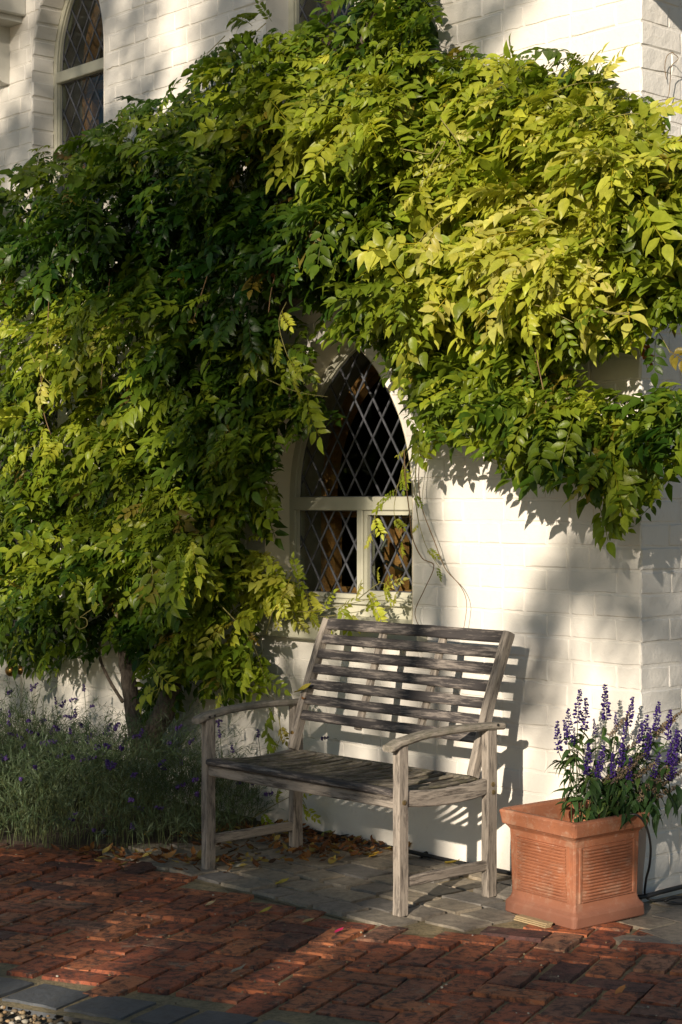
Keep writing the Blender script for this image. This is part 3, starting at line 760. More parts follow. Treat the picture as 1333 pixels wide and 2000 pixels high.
# ---- boxed hood over the doorway, top left of the view
hood = empty('hood'); hood.parent = house; hood['label'] = 'boxed hood with moulded underside projecting from the wall'
e1 = LP(51, 31, 0.0)
hx1 = e1.x; hz = e1.z
hbox('fascia', M_DOOR, hood, hx1-1.5, hx1, -0.46, 0.002, hz, hz+0.5, 0.006)
mo = MB(); mo.box(hx1-1.45, hx1-0.035, -0.41, 0.002, hz-0.030, hz-0.001); mo.build('moulding', M_DOOR, hood)
brk = MB(); cv = [(-0.20*math.cos(k/8*1.57), hz-0.03-0.30*math.sin(k/8*1.57)) for k in range(9)]
vs = [(hx1-0.16, 0.002, hz-0.03)]+[(hx1-0.16, y, z) for y, z in cv]; m_ = len(vs)
brk.add(vs+[(v[0]-0.07, v[1], v[2]) for v in vs], [tuple(range(m_)), tuple(range(2*m_-1, m_-1, -1))]+[(k, m_+k, m_+(k+1) % m_, (k+1) % m_) for k in range(m_)])
brk.build('bracket', M_DOOR, hood)
# ---- unseen basket added above the view: its bowl throws the round shadow on the return wall
bc = (HM @ LX(1378, -28))-SUNDIR*0.80
hb_ = empty('shadow_basket', bc, HANG); tag(hb_, 'unseen hanging basket added above the house corner to cast a round shadow', 'hanging basket')
b = MB(); vs = []; fs = []; nr_ = 7; ns_ = 24; RB = 0.25
for i in range(nr_+1):
    a = 1.5708*i/nr_
    for k in range(ns_): vs.append((RB*math.cos(a)*math.cos(6.2832*k/ns_), RB*math.cos(a)*math.sin(6.2832*k/ns_), -RB*0.9*math.sin(a)))
for i in range(nr_):
    for k in range(ns_): fs.append((i*ns_+k, i*ns_+(k+1) % ns_, (i+1)*ns_+(k+1) % ns_, (i+1)*ns_+k))
b.add(vs, fs); b.tube([(RB*math.cos(6.2832*k/24), RB*math.sin(6.2832*k/24), 0) for k in range(25)], 0.008, 6); b.build('bowl', M_IRON, hb_, None, True)
b = MB(); b.box(-.14, .14, -.14, .14, -.03, -.015); b.build('soil', M_SOIL, hb_)
for k in range(3):
    b = MB(); b.tube([(RB*math.cos(2.094*k), RB*math.sin(2.094*k), 0), (0, 0, 0.36)], 0.003, 5); b.build('chain', M_IRON, hb_)
bl = HI @ bc; b = MB(); b.tube([(0, 0, .36), (0, 0, .40), (CORNER-bl.x+.0, max(0.1, bl.y)-bl.y, .40)], 0.008, 6); b.build('iron_arm', M_IRON, hb_)
# ---- small black pipe stub low on the wall
ps = LP(833, 1667, -0.03); pb = MB(); pb.tube([(ps.x, 0.01, ps.z), (ps.x, -0.03, ps.z), (ps.x-0.012, -0.05, ps.z-0.010)], 0.009, 8); pb.build('pipe_stub', M_IRON, house)

# ------------------------------------------------------------------ bench
bench = empty('garden_bench', HM @ Vector((0.272, -0.573, 0.004)), HANG+R(0.6))
tag(bench, 'weathered grey wooden slatted bench standing against the white wall', 'bench')
def board(name, p0, p1, w, t, m, side=(0, 0, 1), parent=bench, bev=0.004, nseg=6, wob=0.0012, curve=None):
    """plank from p0 to p1; local x along it, w across (towards side), t thick"""
    p0, p1 = Vector(p0), Vector(p1); ln = (p1-p0).length; x = (p1-p0).normalized(); s = Vector(side); y = (s-x*s.dot(x)).normalized(); z_ = x.cross(y)
    vs = []; fs = []; c = bev
    prof = [(-w/2+c, -t/2), (w/2-c, -t/2), (w/2, -t/2+c), (w/2, t/2-c), (w/2-c, t/2), (-w/2+c, t/2), (-w/2, t/2-c), (-w/2, -t/2+c)]
    xs = [-ln/2, -ln/2+bev]+[-ln/2+ln*k/nseg for k in range(1, nseg)]+[ln/2-bev, ln/2]
    for i, xx in enumerate(xs):
        k = 0.93 if i in (0, len(xs)-1) else 1.0
        cy, cz = curve((xx+ln/2)/ln) if curve else (0, 0)
        jy, jz = random.uniform(-wob, wob), random.uniform(-wob, wob)
        for (a, b) in prof: vs.append((xx, a*k+cy+jy, b*k+cz+jz))
    n = 8
    for i in range(len(xs)-1):
        for q in range(n): fs.append((i*n+q, i*n+(q+1) % n, (i+1)*n+(q+1) % n, (i+1)*n+q))
    fs += [tuple(range(n))[::-1], tuple((len(xs)-1)*n+q for q in range(n))]
    mb = MB(); mb.add(vs, fs)
    mid = (p0+p1)/2
    M = Matrix(((x.x, y.x, z_.x, mid.x), (x.y, y.y, z_.y, mid.y), (x.z, y.z, z_.z, mid.z), (0, 0, 0, 1)))
    me = mb.mesh(name, m); bm = bmesh.new(); bm.from_mesh(me); bmesh.ops.recalc_face_normals(bm, faces=bm.faces); bm.to_mesh(me); bm.free()
    return link(name, me, parent, M)
LXo = 0.524
for sx in (-1, 1):
    X = sx*LXo
    board('leg', (X, -0.222, 0), (X, -0.222, 0.578), 0.048, 0.033, M_OAK, (0, 1, 0))
    lg = board('leg', (X, 0.222, 0), (X, 0.222, 0.598), 0.052, 0.033, M_OAK, (0, 1, 0))
    board('stretcher', (X, -0.198, 0.112), (X, 0.196, 0.112), 0.036, 0.022, M_OAK, (0, 0, 1))
    board('side_rail', (X, -0.198, 0.395), (X, 0.196, 0.392), 0.056, 0.024, M_OAK, (0, 0, 1), curve=lambda u: (-0.014*math.sin(math.pi*u), 0))
    arm_c = lambda u: (0.019*math.sin(math.pi*u**0.85)+(-0.006 if u < 0.04 else 0), 0)
    # armrest: bowed plank with a rounded nose
    a = board('armrest', (X, -0.285, 0.577), (X, 0.282, 0.603), 0.024, 0.054, M_OAKARM, (0, 0, 1), bev=0.007, nseg=12, curve=arm_c)
    board('back_stile', (sx*0.488, 0.175, 0.425), (sx*0.488, 0.366, 0.930), 0.052, 0.030, M_OAK, (0, 1, 0), bev=0.008, nseg=10, curve=lambda u: (-0.010*math.sin(math.pi*u), 0))
    for (y, zz, xx) in ((-0.222, 0.385, X+0.0165), (0.222, 0.40, X+0.0165), (0.225, 0.372, X+0.0165)):
        b = MB(); b.tube([(-0.001, 0, 0), (0.003, 0, 0), (0.0045, 0, 0)], [0.009, 0.009, 0.005], 10)
        b.build('bolt', M_BOLT, bench, Matrix.Translation((xx, y, zz)))
b = MB(); b.tube([(0, 0.001, 0), (0, -0.003, 0), (0, -0.0045, 0)], [0.009, 0.009, 0.006], 10); b.build('bolt', M_BRASS, bench, Matrix.Translation((-0.488, 0.172, 0.49)))
for (X, y, zz) in ((LXo+0.0302, 0.235, 0.611), (-LXo+0.0302, -0.24, 0.585), (-LXo+0.0302, -0.215, 0.588)):
    b = MB(); b.tube([(-0.001, 0, 0), (0.0012, 0, 0)], 0.005, 8); b.build('bolt', M_IRON, bench, Matrix.Translation((X, y, zz)))
fr_ = board('front_rail', (-0.507, -0.224, 0.379), (0.507, -0.224, 0.379), 0.038, 0.026, M_OAK, (0, 0, 1))
board('front_slat', (-0.507, -0.226, 0.413), (0.507, -0.226, 0.413), 0.024, 0.050, M_OAKDARK, (0, 0, 1), bev=0.007)
board('rear_rail', (-0.507, 0.202, 0.374), (0.507, 0.202, 0.374), 0.040, 0.024, M_OAK, (0, 0, 1))
n = 19
for i in range(n):
    x = -0.481+0.962*i/(n-1)
    board('seat_slat', (x, -0.200, 0.419+random.uniform(-.002, .002)), (x, 0.184, 0.415+random.uniform(-.002, .002)), 0.011, 0.0215+random.uniform(-.0015, .0015), M_OAKSEAT, (0, 0, 1), nseg=6, bev=0.004, wob=0.001, curve=lambda u: (-0.009*math.sin(math.pi*u), 0))
board('rear_slat', (-0.488, 0.200, 0.408), (0.488, 0.200, 0.408), 0.026, 0.030, M_OAKSEAT, (0, 0, 1), bev=0.005)
bx0, bx1 = Vector((0, 0.175, 0.425)), Vector((0, 0.366, 0.930)); bd = (bx1-bx0).normalized(); bn = Vector((0, -bd.z, bd.y))
for k in range(7):
    u = 0.965-0.118*k
    c = bx0+(bx1-bx0)*u+bn*(0.010*math.sin(math.pi*u)+0.006)
    w_ = 0.045 if k == 0 else 0.039
    board('back_slat', (-0.474, c.y, c.z), (0.474, c.y, c.z), w_, 0.017, M_OAKDARK, bd, bev=0.004, nseg=10, wob=0.0010)
for x in (-0.165, 0.160):
    board('back_support', Vector((x, 0, 0))+bx0+(bx1-bx0)*0.21-bn*0.010, Vector((x, 0, 0))+bx0+(bx1-bx0)*0.955-bn*0.010, 0.032, 0.020, M_OAK, (1, 0, 0), nseg=10)

# ------------------------------------------------------------------ terracotta planter
PF = GP(1125, 1820); pang = R(-51.0)
ex_ = Vector((math.cos(R(38.5)), math.sin(R(38.5)), 0)); ey_ = Vector((-math.sin(R(38.5)), math.cos(R(38.5)), 0))
HB = 0.168
pc = Vector((PF.x, PF.y, 0))+ex_*HB+ey_*HB
pot = empty('planter', (pc.x, pc.y, 0.008), R(38.5)); pot.rotation_euler = (R(0.6), R(-0.8), R(37.5)); pot.scale = (1.04, 1.04, 1.0)
tag(pot, 'square terracotta planter with ribbed sides beside the bench', 'planter')
def sq(h, r, z, n=4, wob=0.0):
    out = []
    for (cx, cy, a0) in ((h-r, h-r, 0), (-h+r, h-r, 90), (-h+r, -h+r, 180), (h-r, -h+r, 270)):
        for k in range(n+1):
            a = R(a0+90*k/n); out.append((cx+r*math.cos(a)+random.uniform(-wob, wob), cy+r*math.sin(a)+random.uniform(-wob, wob), z+random.uniform(-wob, wob)))
    return out
def loft(mb, prof, n=4, wob=0.0008, cap0=False, cap1=False):
    rows = [sq(h, r, z, n, wob) for (h, r, z) in prof]; m_ = len(rows[0]); vs = [v for r_ in rows for v in r_]; fs = []
    for i in range(len(rows)-1):
        for k in range(m_): fs.append((i*m_+k, i*m_+(k+1) % m_, (i+1)*m_+(k+1) % m_, (i+1)*m_+k))
    if cap0: fs.append(tuple(range(m_))[::-1])
    if cap1: fs.append(tuple((len(rows)-1)*m_+k for k in range(m_)))
    mb.add(vs, fs)
b = MB(); loft(b, [(0.160, .012, 0.0), (0.1635, .014, 0.004), (0.1635, .014, 0.034), (0.161, .014, 0.042), (0.152, .012, 0.052), (0.148, .010, 0.062), (0.146, .009, 0.075), (0.150, .009, 0.262), (0.151, .010, 0.284),
                    (0.155, .011, 0.291), (0.161, .012, 0.298), (0.164, .013, 0.304)], 4, 0.0006, True)
body = b.build('body', M_TERRA, pot, None, False)
b = MB(); loft(b, [(0.160, .014, 0.299), (0.1675, .012, 0.302), (0.170, .012, 0.3045), (0.1735, .012, 0.325), (0.1765, .012, 0.345), (0.1745, .012, 0.3505), (0.169, .012, 0.3535), (0.153, .012, 0.352), (0.147, .010, 0.346), (0.139, .010, 0.30), (0.136, .010, 0.235)], 3, 0.0012)
b.build('rim', M_TERRA, pot, None, False)
b = MB(); loft(b, [(0.137, .01, 0.236), (0.07, .01, 0.246), (0.01, .005, 0.25)], 3, 0.004, False, True); b.build('soil', M_SOIL, pot, None, True)
for q in range(4):    # ribbed panel set into each side
    b = MB(); nr = 16; z0, z1 = 0.085, 0.258
    for k in range(nr):
        zc = z0+(z1-z0)*(k+0.5)/nr; hh = (z1-z0)/nr; vs = []; fs = []
        yo = lambda zz: -(0.146+(zz-0.075)/0.187*0.004)
        for i in range(9):
            x = -0.112+0.224*i/8
            for (u, o) in ((-0.50, 0.0040), (-0.44, -0.0005), (-0.20, -0.0060), (0.20, -0.0075), (0.42, -0.0050), (0.48, 0.0040)):
                e = 0.0 if 0 < i < 8 else 0.004
                vs.append((x, yo(zc)+o*1.0+e+random.uniform(-.0004, .0004), zc+u*hh+random.uniform(-.0005, .0005)))
        for i in range(8):
            for j in range(5): a = i*6+j; fs.append((a, a+6, a+7, a+1))
        b.add(vs, fs)
    # raised border of the panel
    for (x0, x1, zz0, zz1) in ((-0.128, -0.116, 0.078, 0.266), (0.116, 0.128, 0.078, 0.266), (-0.116, 0.116, 0.259, 0.266), (-0.116, 0.116, 0.078, 0.084)):
        b.add([(x0, -0.1445, zz0), (x1, -0.1445, zz0), (x1, -0.1485, zz1), (x0, -0.1485, zz1), (x0+.002, -0.1495, zz0+.002), (x1-.002, -0.1495, zz0+.002), (x1-.002, -0.1535, zz1-.002), (x0+.002, -0.1535, zz1-.002)],
              [(4, 5, 6, 7), (0, 1, 5, 4), (1, 2, 6, 5), (2, 3, 7, 6), (3, 0, 4, 7)])
    b.build('ribbed_panel', M_TERRA, pot, Matrix.Rotation(R(90*q), 4, 'Z'), False)
wd = empty('wooden_wedge', GP(1040, 1808)+Vector((0, 0, 0.006)), R(-52)); tag(wd, 'thin stack of timber offcuts wedged under the terracotta planter', 'wedge')
for k in range(3): board('offcut', (-0.075, 0.004*k, 0.003+0.0052*k), (0.075, 0.004*k, 0.003+0.0052*k), 0.030, 0.0048, M_WEDGE, (0, 1, 0), wd, 0.0012, 3, 0.0004)

# ------------------------------------------------------------------ leaves
def leaflet(L_, W_, droop, fold, twist, wave, seed, nst=4):
    """one leaflet along +x; ovate with a drawn-out tip, folded along its midrib"""
    r = np.random.default_rng(seed)
    st = [(0.16, 0.72), (0.38, 1.0), (0.62, 0.80), (0.84, 0.34)] if nst == 4 else [(0.3, 1.0), (0.7, 0.62)]
    v = [(0, 0, 0)]
    for (s, w) in st:
        x = s*L_; zc = -droop*L_*s*s; hw_ = W_*w/2; tw = twist*s
        for sg in (-1, 0, 1):
            y = sg*hw_; z_ = zc+(fold*hw_ if sg else 0)+(r.uniform(-wave, wave)*L_ if sg else 0)+tw*y
            v.append((x, y, z_))
    v.append((L_, r.uniform(-.05, .05)*L_, -droop*L_*1.15)); n = len(st); f = [(0, 1, 2), (0, 2, 3)]
    f = [(0, 2, 1), (0, 3, 2)]
    for i in range(n-1):
        a = 1+3*i; b_ = a+3
        f += [(a, a+1, b_+1), (a, b_+1, b_), (a+1, a+2, b_+2), (a+1, b_+2, b_+1)]
    a = 1+3*(n-1); t = len(v)-1
    f += [(a, a+1, t), (a+1, a+2, t)]
    f = [(0, 1, 2), (0, 2, 3)]+f[2:]
    # make all faces point up (+z)
    V = np.array(v); F = np.array(f)
    nrm = np.cross(V[F[:, 1]]-V[F[:, 0]], V[F[:, 2]]-V[F[:, 0]])[:, 2]
    F[nrm < 0] = F[nrm < 0][:, ::-1]
    return V, F
def frame_from(x, up):
    x = x/np.linalg.norm(x); y = np.cross(up, x); y = y/max(np.linalg.norm(y), 1e-6); z_ = np.cross(x, y); return np.stack([x, y, z_], axis=1)
def pinnate(npair, ln, ll, seed, nst=4, spread=1.0):
    """compound leaf: a drooping rachis along +x with paired leaflets and one at the end"""
    r = np.random.default_rng(seed); V = []; T = []; C = []; n = 0
    dr = r.uniform(0.15, 0.5)
    rx = lambda s: np.array([s*ln*(1-0.15*dr*s), r_side*ln*s*s, -dr*ln*s*s])
    r_side = r.uniform(-0.18, 0.18)
    # rachis ribbon
    ss = np.linspace(0, 1, 6); P = np.array([rx(s) for s in ss]); wv = 0.0016
    vv = np.vstack([P+[0, wv, 0], P-[0, wv, 0]]); ff = []
    for i in range(5): ff += [(i, 6+i, 6+i+1), (i, 6+i+1, i+1)]
    V.append(vv); T.append(np.array(ff)); C.append(np.tile([0.85, 0.70, 0.35], (12, 1))); n += 12
    items = []
    for k in range(npair):
        s = 0.22+0.74*k/max(npair-0.5, 1)
        for sg in (-1, 1): items.append((s+r.uniform(-.015, .015), sg, 1.0-0.22*abs(k/npair-0.45)))
    items.append((1.0, 0, 1.05))
    for (s, sg, sz) in items:
        L_ = ll*sz*r.uniform(0.85, 1.12)
        v, f = leaflet(L_, L_*r.uniform(0.44, 0.58), r.uniform(0.05, 0.40), r.uniform(0.15, 0.55), r.uniform(-.5, .5), 0.022, int(r.integers(1 << 30)), nst)
        ang = sg*R(r.uniform(48, 72))*spread; dn = r.uniform(0.02, 0.45)
        d_ = np.array([math.cos(ang), math.sin(ang), -dn]); up = np.array([r.uniform(-.25, .25), -sg*0.25+r.uniform(-.2, .2), 1.0])
        M = frame_from(d_, up); base = rx(s)+M[:, 0]*0.004
        V.append(v @ M.T+base); T.append(f+n); n += len(v)
        br = r.uniform(0.82, 1.15); C.append(np.tile(np.array([br*r.uniform(0.95, 1.06), br, br*r.uniform(0.85, 1.1)]), (len(v), 1)))
    return np.vstack(V), np.vstack(T), np.vstack(C)
LEAF_HI = [pinnate(int(n_), 0.19*s_, 0.072*s_, 100+i) for i, (n_, s_) in enumerate([(4, .85), (5, 1), (5, .95), (6, 1.1), (4, .9), (5, 1.05), (6, 1.0), (5, .8), (4, 1.0), (5, 1.1), (6, .95), (3, .8)])]+[pinnate(n_, 0.17*s_, 0.052*s_, 150+i) for i, (n_, s_) in enumerate([(6, 1), (7, 1.1), (6, .9), (7, 1.0)])]
LEAF_LO = [pinnate(5, 0.21, 0.085, 300+i, 2) for i in range(8)]
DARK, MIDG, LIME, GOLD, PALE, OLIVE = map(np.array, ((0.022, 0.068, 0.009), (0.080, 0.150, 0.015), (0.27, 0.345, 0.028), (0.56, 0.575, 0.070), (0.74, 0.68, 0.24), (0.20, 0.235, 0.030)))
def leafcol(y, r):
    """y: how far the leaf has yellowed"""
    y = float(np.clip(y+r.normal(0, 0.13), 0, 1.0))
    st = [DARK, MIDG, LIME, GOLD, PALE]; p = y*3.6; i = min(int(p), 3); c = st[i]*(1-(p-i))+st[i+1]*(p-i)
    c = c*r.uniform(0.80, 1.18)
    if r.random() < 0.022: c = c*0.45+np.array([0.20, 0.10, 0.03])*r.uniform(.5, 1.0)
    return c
POLY = [
 [(-60, 345), (0, 345), (60, 292), (140, 268), (215, 236), (235, 200), (300, 172), (355, 182), (405, 150), (420, 100), (445, 68), (530, 36), (585, 42), (640, 68), (680, 15), (700, -60), (830, -60), (832, 60), (860, 100), (920, 95), (990, 112), (1060, 115), (1085, 125), (1150, 100), (1195, 112), (1203, 165), (1270, 180), (1285, 255), (1333, 275), (1420, 300),
  (1420, 620), (1325, 610), (1300, 640), (1250, 640), (1225, 690), (1180, 670), (1110, 680), (1040, 690), (990, 700), (900, 700), (850, 780), (800, 740), (760, 690), (715, 680), (690, 640), (640, 590), (612, 560), (590, 600), (600, 650), (605, 720), (560, 740), (640, 770), (640, 810), (560, 840), (545, 900), (550, 980), (505, 1000), (490, 1060), (500, 1100), (520, 1180), (505, 1240), (530, 1300), (470, 1330), (430, 1350), (400, 1300), (330, 1350), (290, 1340), (240, 1280), (150, 1280), (100, 1290), (40, 1250), (-60, 1240)],
 [(830, 700), (1000, 680), (1100, 730), (1190, 770), (1250, 800), (1285, 850), (1295, 900), (1305, 970), (1270, 970), (1230, 940), (1205, 960), (1190, 1040), (1172, 1030), (1160, 950), (1080, 915), (1010, 930), (975, 950), (950, 905), (955, 850), (900, 820), (850, 860), (800, 850), (780, 830), (785, 770), (830, 770)],
 [(1270, 760), (1333, 745), (1400, 740), (1400, 850), (1330, 850), (1280, 830)],
 [(490, 1070), (540, 1080), (590, 1110), (630, 1145), (620, 1165), (560, 1165), (490, 1150)],
]
def edge_dist(x, y, poly):
    best = 1e9; n = len(poly)
    for i in range(n):
        x0, y0 = poly[i]; x1, y1 = poly[(i+1) % n]; dx, dy = x1-x0, y1-y0
        u = max(0, min(1, ((x-x0)*dx+(y-y0)*dy)/(dx*dx+dy*dy+1e-9))); best = min(best, math.hypot(x-x0-u*dx, y-y0-u*dy))
    return best
def gauss(x, y, cx, cy, rx, ry): return math.exp(-((x-cx)/rx)**2-((y-cy)/ry)**2)
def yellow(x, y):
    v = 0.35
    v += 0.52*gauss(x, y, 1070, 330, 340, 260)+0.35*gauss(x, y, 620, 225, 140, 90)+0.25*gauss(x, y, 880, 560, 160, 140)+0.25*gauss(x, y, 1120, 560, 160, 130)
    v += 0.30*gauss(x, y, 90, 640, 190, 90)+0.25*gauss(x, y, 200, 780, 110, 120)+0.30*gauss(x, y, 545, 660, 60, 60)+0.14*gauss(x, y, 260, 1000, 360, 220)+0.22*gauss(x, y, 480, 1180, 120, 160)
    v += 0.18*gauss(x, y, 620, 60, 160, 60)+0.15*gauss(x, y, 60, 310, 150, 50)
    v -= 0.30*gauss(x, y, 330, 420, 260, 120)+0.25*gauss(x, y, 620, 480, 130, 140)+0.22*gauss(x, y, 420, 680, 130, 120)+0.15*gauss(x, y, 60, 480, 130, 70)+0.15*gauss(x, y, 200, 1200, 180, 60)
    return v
def lump(x, y):
    return 0.5+0.5*math.sin(x/74.0+1.3*math.sin(y/91.0)+0.7)*math.sin(y/62.0+1.1*math.sin(x/103.0)+0.4)
HOLES = [(585, 590, 60, 60, 1.0), (135, 790, 50, 40, .95), (520, 560, 60, 30, .6), (150, 545, 60, 20, .5), (250, 700, 60, 50, .4), (560, 800, 50, 30, .3)]
wis = empty('wisteria', HM @ Vector(LP(290, 1440, -0.22)) * 1.0, 0); wis.location.z = 0.0
tag(wis, 'big yellowing wisteria climbing over the white wall and round the window', 'climber')
WI = Matrix.Translation(wis.location).inverted()
HMn = np.array(HM); off = np.array(wis.location)
Nw = -np.array(DY); Dw = np.array(DX); Zw = np.array([0, 0, 1.0])
KEEP = [[(596, 720), (640, 645), (700, 690), (745, 740), (790, 840), (790, 900), (800, 1000), (800, 1095), (760, 1130), (650, 1125), (610, 1095), (575, 1060), (545, 990), (555, 930), (575, 850), (640, 820)],
 [(830, 890), (930, 860), (955, 960), (1080, 950), (1160, 970), (1170, 1060), (1215, 1060), (1240, 985), (1340, 1010), (1340, 1400), (820, 1400)],
 [(-80, -80), (400, -80), (390, 105), (350, 140), (300, 150), (215, 195), (205, 245), (95, 255), (0, 325), (-80, 330)], [(860, -80), (1270, -80), (1275, 165), (1210, 150), (1200, 108), (1140, 98), (1060, 92), (990, 85), (915, 70), (870, 60)], [(1275, -80), (1400, -80), (1400, 270), (1290, 240)],
 [(60, 1330), (150, 1300), (230, 1290), (250, 1330), (250, 1460), (0, 1460), (0, 1330)], [(545, 1215), (640, 1215), (640, 1420), (560, 1420), (545, 1300)], [(1090, 695), (1245, 700), (1240, 765), (1190, 755), (1110, 725)], [(1260, 640), (1340, 640), (1340, 735), (1265, 745)], [(360, 1400), (560, 1400), (560, 1500), (360, 1500)]]
leaves = []       # (world pos, frame, scale, colour, px, py, depth fraction)
r = rng
def add_leaf(x, y, d, frac, yl, scale=1.0, dirv=None):
    P = np.array(HM @ LP(x, y, -d))
    if dirv is None:
        ed = 0
        dirv = Nw*r.uniform(0.15, 0.95)+Dw*r.normal(0, 0.55)+Zw*r.uniform(-0.85, 0.30)
    dirv = dirv/np.linalg.norm(dirv)
    up = Nw*r.uniform(0.35, 1.0)+Zw*r.uniform(0.35, 1.1)+Dw*r.normal(0, 0.35)
    M = frame_from(dirv, up)
    for fr_ in (0.35, 0.75, 1.1):
        q = pxof(P+dirv*0.20*scale*fr_-Zw*0.03*fr_)
        if any(inpoly(q[0], q[1], k) for k in KEEP) and r.random() < 0.93: return
    leaves.append((P, M, scale, leafcol(yl, r), x, y, frac))
tries = 0; BB = (-60, 1420, -60, 1360)
n_target = 6300
while len(leaves) < n_target and tries < 110000:
    tries += 1
    x, y = r.uniform(BB[0], BB[1]), r.uniform(BB[2], BB[3])
    pi = next((i for i, p in enumerate(POLY) if inpoly(x, y, p)), None)
    if pi is None: continue
    hole = sum(h_*gauss(x, y, cx, cy, a, b_) for cx, cy, a, b_, h_ in HOLES)
    if r.random() < hole: continue
    ed = edge_dist(x, y, POLY[pi]); e = min(1, ed/120.0)
    th = (0.12+0.36*e**0.7)*(0.45+0.80*lump(x, y))
    if pi == 1: th = (0.16+0.40*e**0.6)
    if pi == 3: th = 0.16
    if pi == 2: th = 0.25
    if x > 1245: th *= 1.0
    th *= (1-0.6*min(1, hole))
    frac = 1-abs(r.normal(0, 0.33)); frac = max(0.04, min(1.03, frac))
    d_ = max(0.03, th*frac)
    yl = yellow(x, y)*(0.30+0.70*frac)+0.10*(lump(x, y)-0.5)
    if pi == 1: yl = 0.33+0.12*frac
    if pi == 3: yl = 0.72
    sc = 0.92*r.uniform(0.58, 1.20)*(0.88 if ed < 50 else 1.0)
    # the base sits a little back along the leaf so that tips make the outline
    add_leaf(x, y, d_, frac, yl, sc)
# sprigs that reach out of the mass
def sprig(pts, ds, yl, scale=0.75, every=1, stem_r=0.0022, m=None, lat=0.9):
    P = [HM @ LP(x, y, -dd) for (x, y), dd in zip(pts, ds)]; S = spline(P, 6)
    mb = MB(); mb.tube([p-wis.location for p in S], [stem_r*(1-0.6*i/len(S)) for i in range(len(S))], 5); mb.build('stem', m or M_TWIGG, wis, None, True)
    for i in range(3, len(S), every):
        t_ = np.array((S[min(i+1, len(S)-1)]-S[i-1]).normalized()); sg = 1 if (i//every) % 2 else -1
        dirv = t_*0.5+sg*lat*np.cross(t_, Nw)*r.uniform(.5, 1)+Nw*r.uniform(0.1, 0.5)+Zw*r.uniform(-.5, .1)
        dirv /= np.linalg.norm(dirv); up = Nw*0.9+Zw*0.5+Dw*r.normal(0, .2)
        leaves.append((np.array(S[i]), frame_from(dirv, up), scale*r.uniform(0.8, 1.1), leafcol(yl, r), 0, 0, 1.2))
sprig([(560, 590), (545, 630), (560, 690), (575, 715)], [.40, .46, .48, .46], 0.74, 0.8, 5)
sprig([(520, 740), (580, 765), (640, 775)], [.34, .38, .38], 0.50, 0.85, 5)
sprig([(430, 1180), (490, 1250), (520, 1330), (550, 1400)], [.34, .36, .34, .3], 0.62, 0.85, 4)
sprig([(400, 1280), (430, 1330), (440, 1370)], [.34, .38, .38], 0.66, 0.85, 5)
sprig([(290, 1290), (315, 1330), (300, 1370)], [.40, .45, .46], 0.64, 0.85, 5)
sprig([(520, 1240), (540, 1180), (590, 1135)], [.20, .22, .2], 0.62, 0.6, 4)
sprig([(500, 1190), (590, 1195), (680, 1180), (760, 1160)], [.10, .14, .12, .08], 0.80, 0.50, 2)
sprig([(545, 1200), (620, 1205), (700, 1195), (775, 1185)], [.07, .10, .10, .06], 0.80, 0.42, 2)
sprig([(700, 1170), (740, 1140), (760, 1145)], [.05, .06, .05], 0.80, 0.45, 3)
sprig([(815, 830), (800, 870), (785, 920), (770, 1000), (790, 1060)], [.14, .12, .10, .08, .07], 0.66, 0.36, 4)
sprig([(800, 900), (770, 960), (735, 1000), (730, 1040)], [.08, .07, .06, .06], 0.82, 0.42, 5)
sprig([(840, 830), (815, 900), (812, 980), (830, 1060), (860, 1110)], [.12, .10, .08, .07, .06], 0.48, 0.34, 4)
sprig([(545, 1400), (548, 1440), (530, 1475)], [.12, .13, .12], 0.74, 0.45, 4)
sprig([(440, 70), (415, 95), (405, 105)], [.16, .18, .2], 0.35, 0.7, 4)
sprig([(520, 45), (450, 110), (420, 160)], [.2, .24, .25], 0.38, 0.75, 4)
sprig([(690, 30), (720, -10), (760, -40)], [.2, .22, .25], 0.5, 0.8, 3)
sprig([(860, 230), (900, 300), (830, 350), (820, 375)], [.42, .46, .5, .5], 0.85, 0.55, 5)
sprig([(880, 420), (830, 460), (800, 500)], [.48, .52, .54], 0.88, 1.0, 5)
sprig([(1150, 250), (1210, 225), (1262, 222)], [.30, .32, .3], 0.80, 0.7, 4)
sprig([(1060, 190), (1120, 165), (1175, 160)], [.28, .30, .28], 0.80, 0.7, 3)
sprig([(1150, 300), (1220, 280), (1290, 285)], [.34, .36, .34], 0.82, 0.75, 3)
sprig([(1250, 620), (1280, 640), (1310, 690)], [.18, .2, .22], 0.5, 0.8, 4)
sprig([(1010, 590), (1060, 600), (1120, 630)], [.50, .54, .56], 0.60, 0.6, 3)
sprig([(560, 1540), (590, 1560), (600, 1580)], [.14, .13, .12], 0.80, 0.40, 4)
sprig([(490, 1600), (540, 1570), (590, 1545)], [.25, .22, .18], 0.62, 0.40, 3)
sprig([(160, 690), (180, 640), (205, 620)], [.42, .46, .46], 0.85, 0.55, 3)
sprig([(60, 690), (80, 730), (110, 760)], [.42, .44, .44], 0.85, 0.65, 4)
sprig([(60, 1210), (30, 1250), (20, 1290)], [.35, .36, .36], 0.55, 0.8, 5)
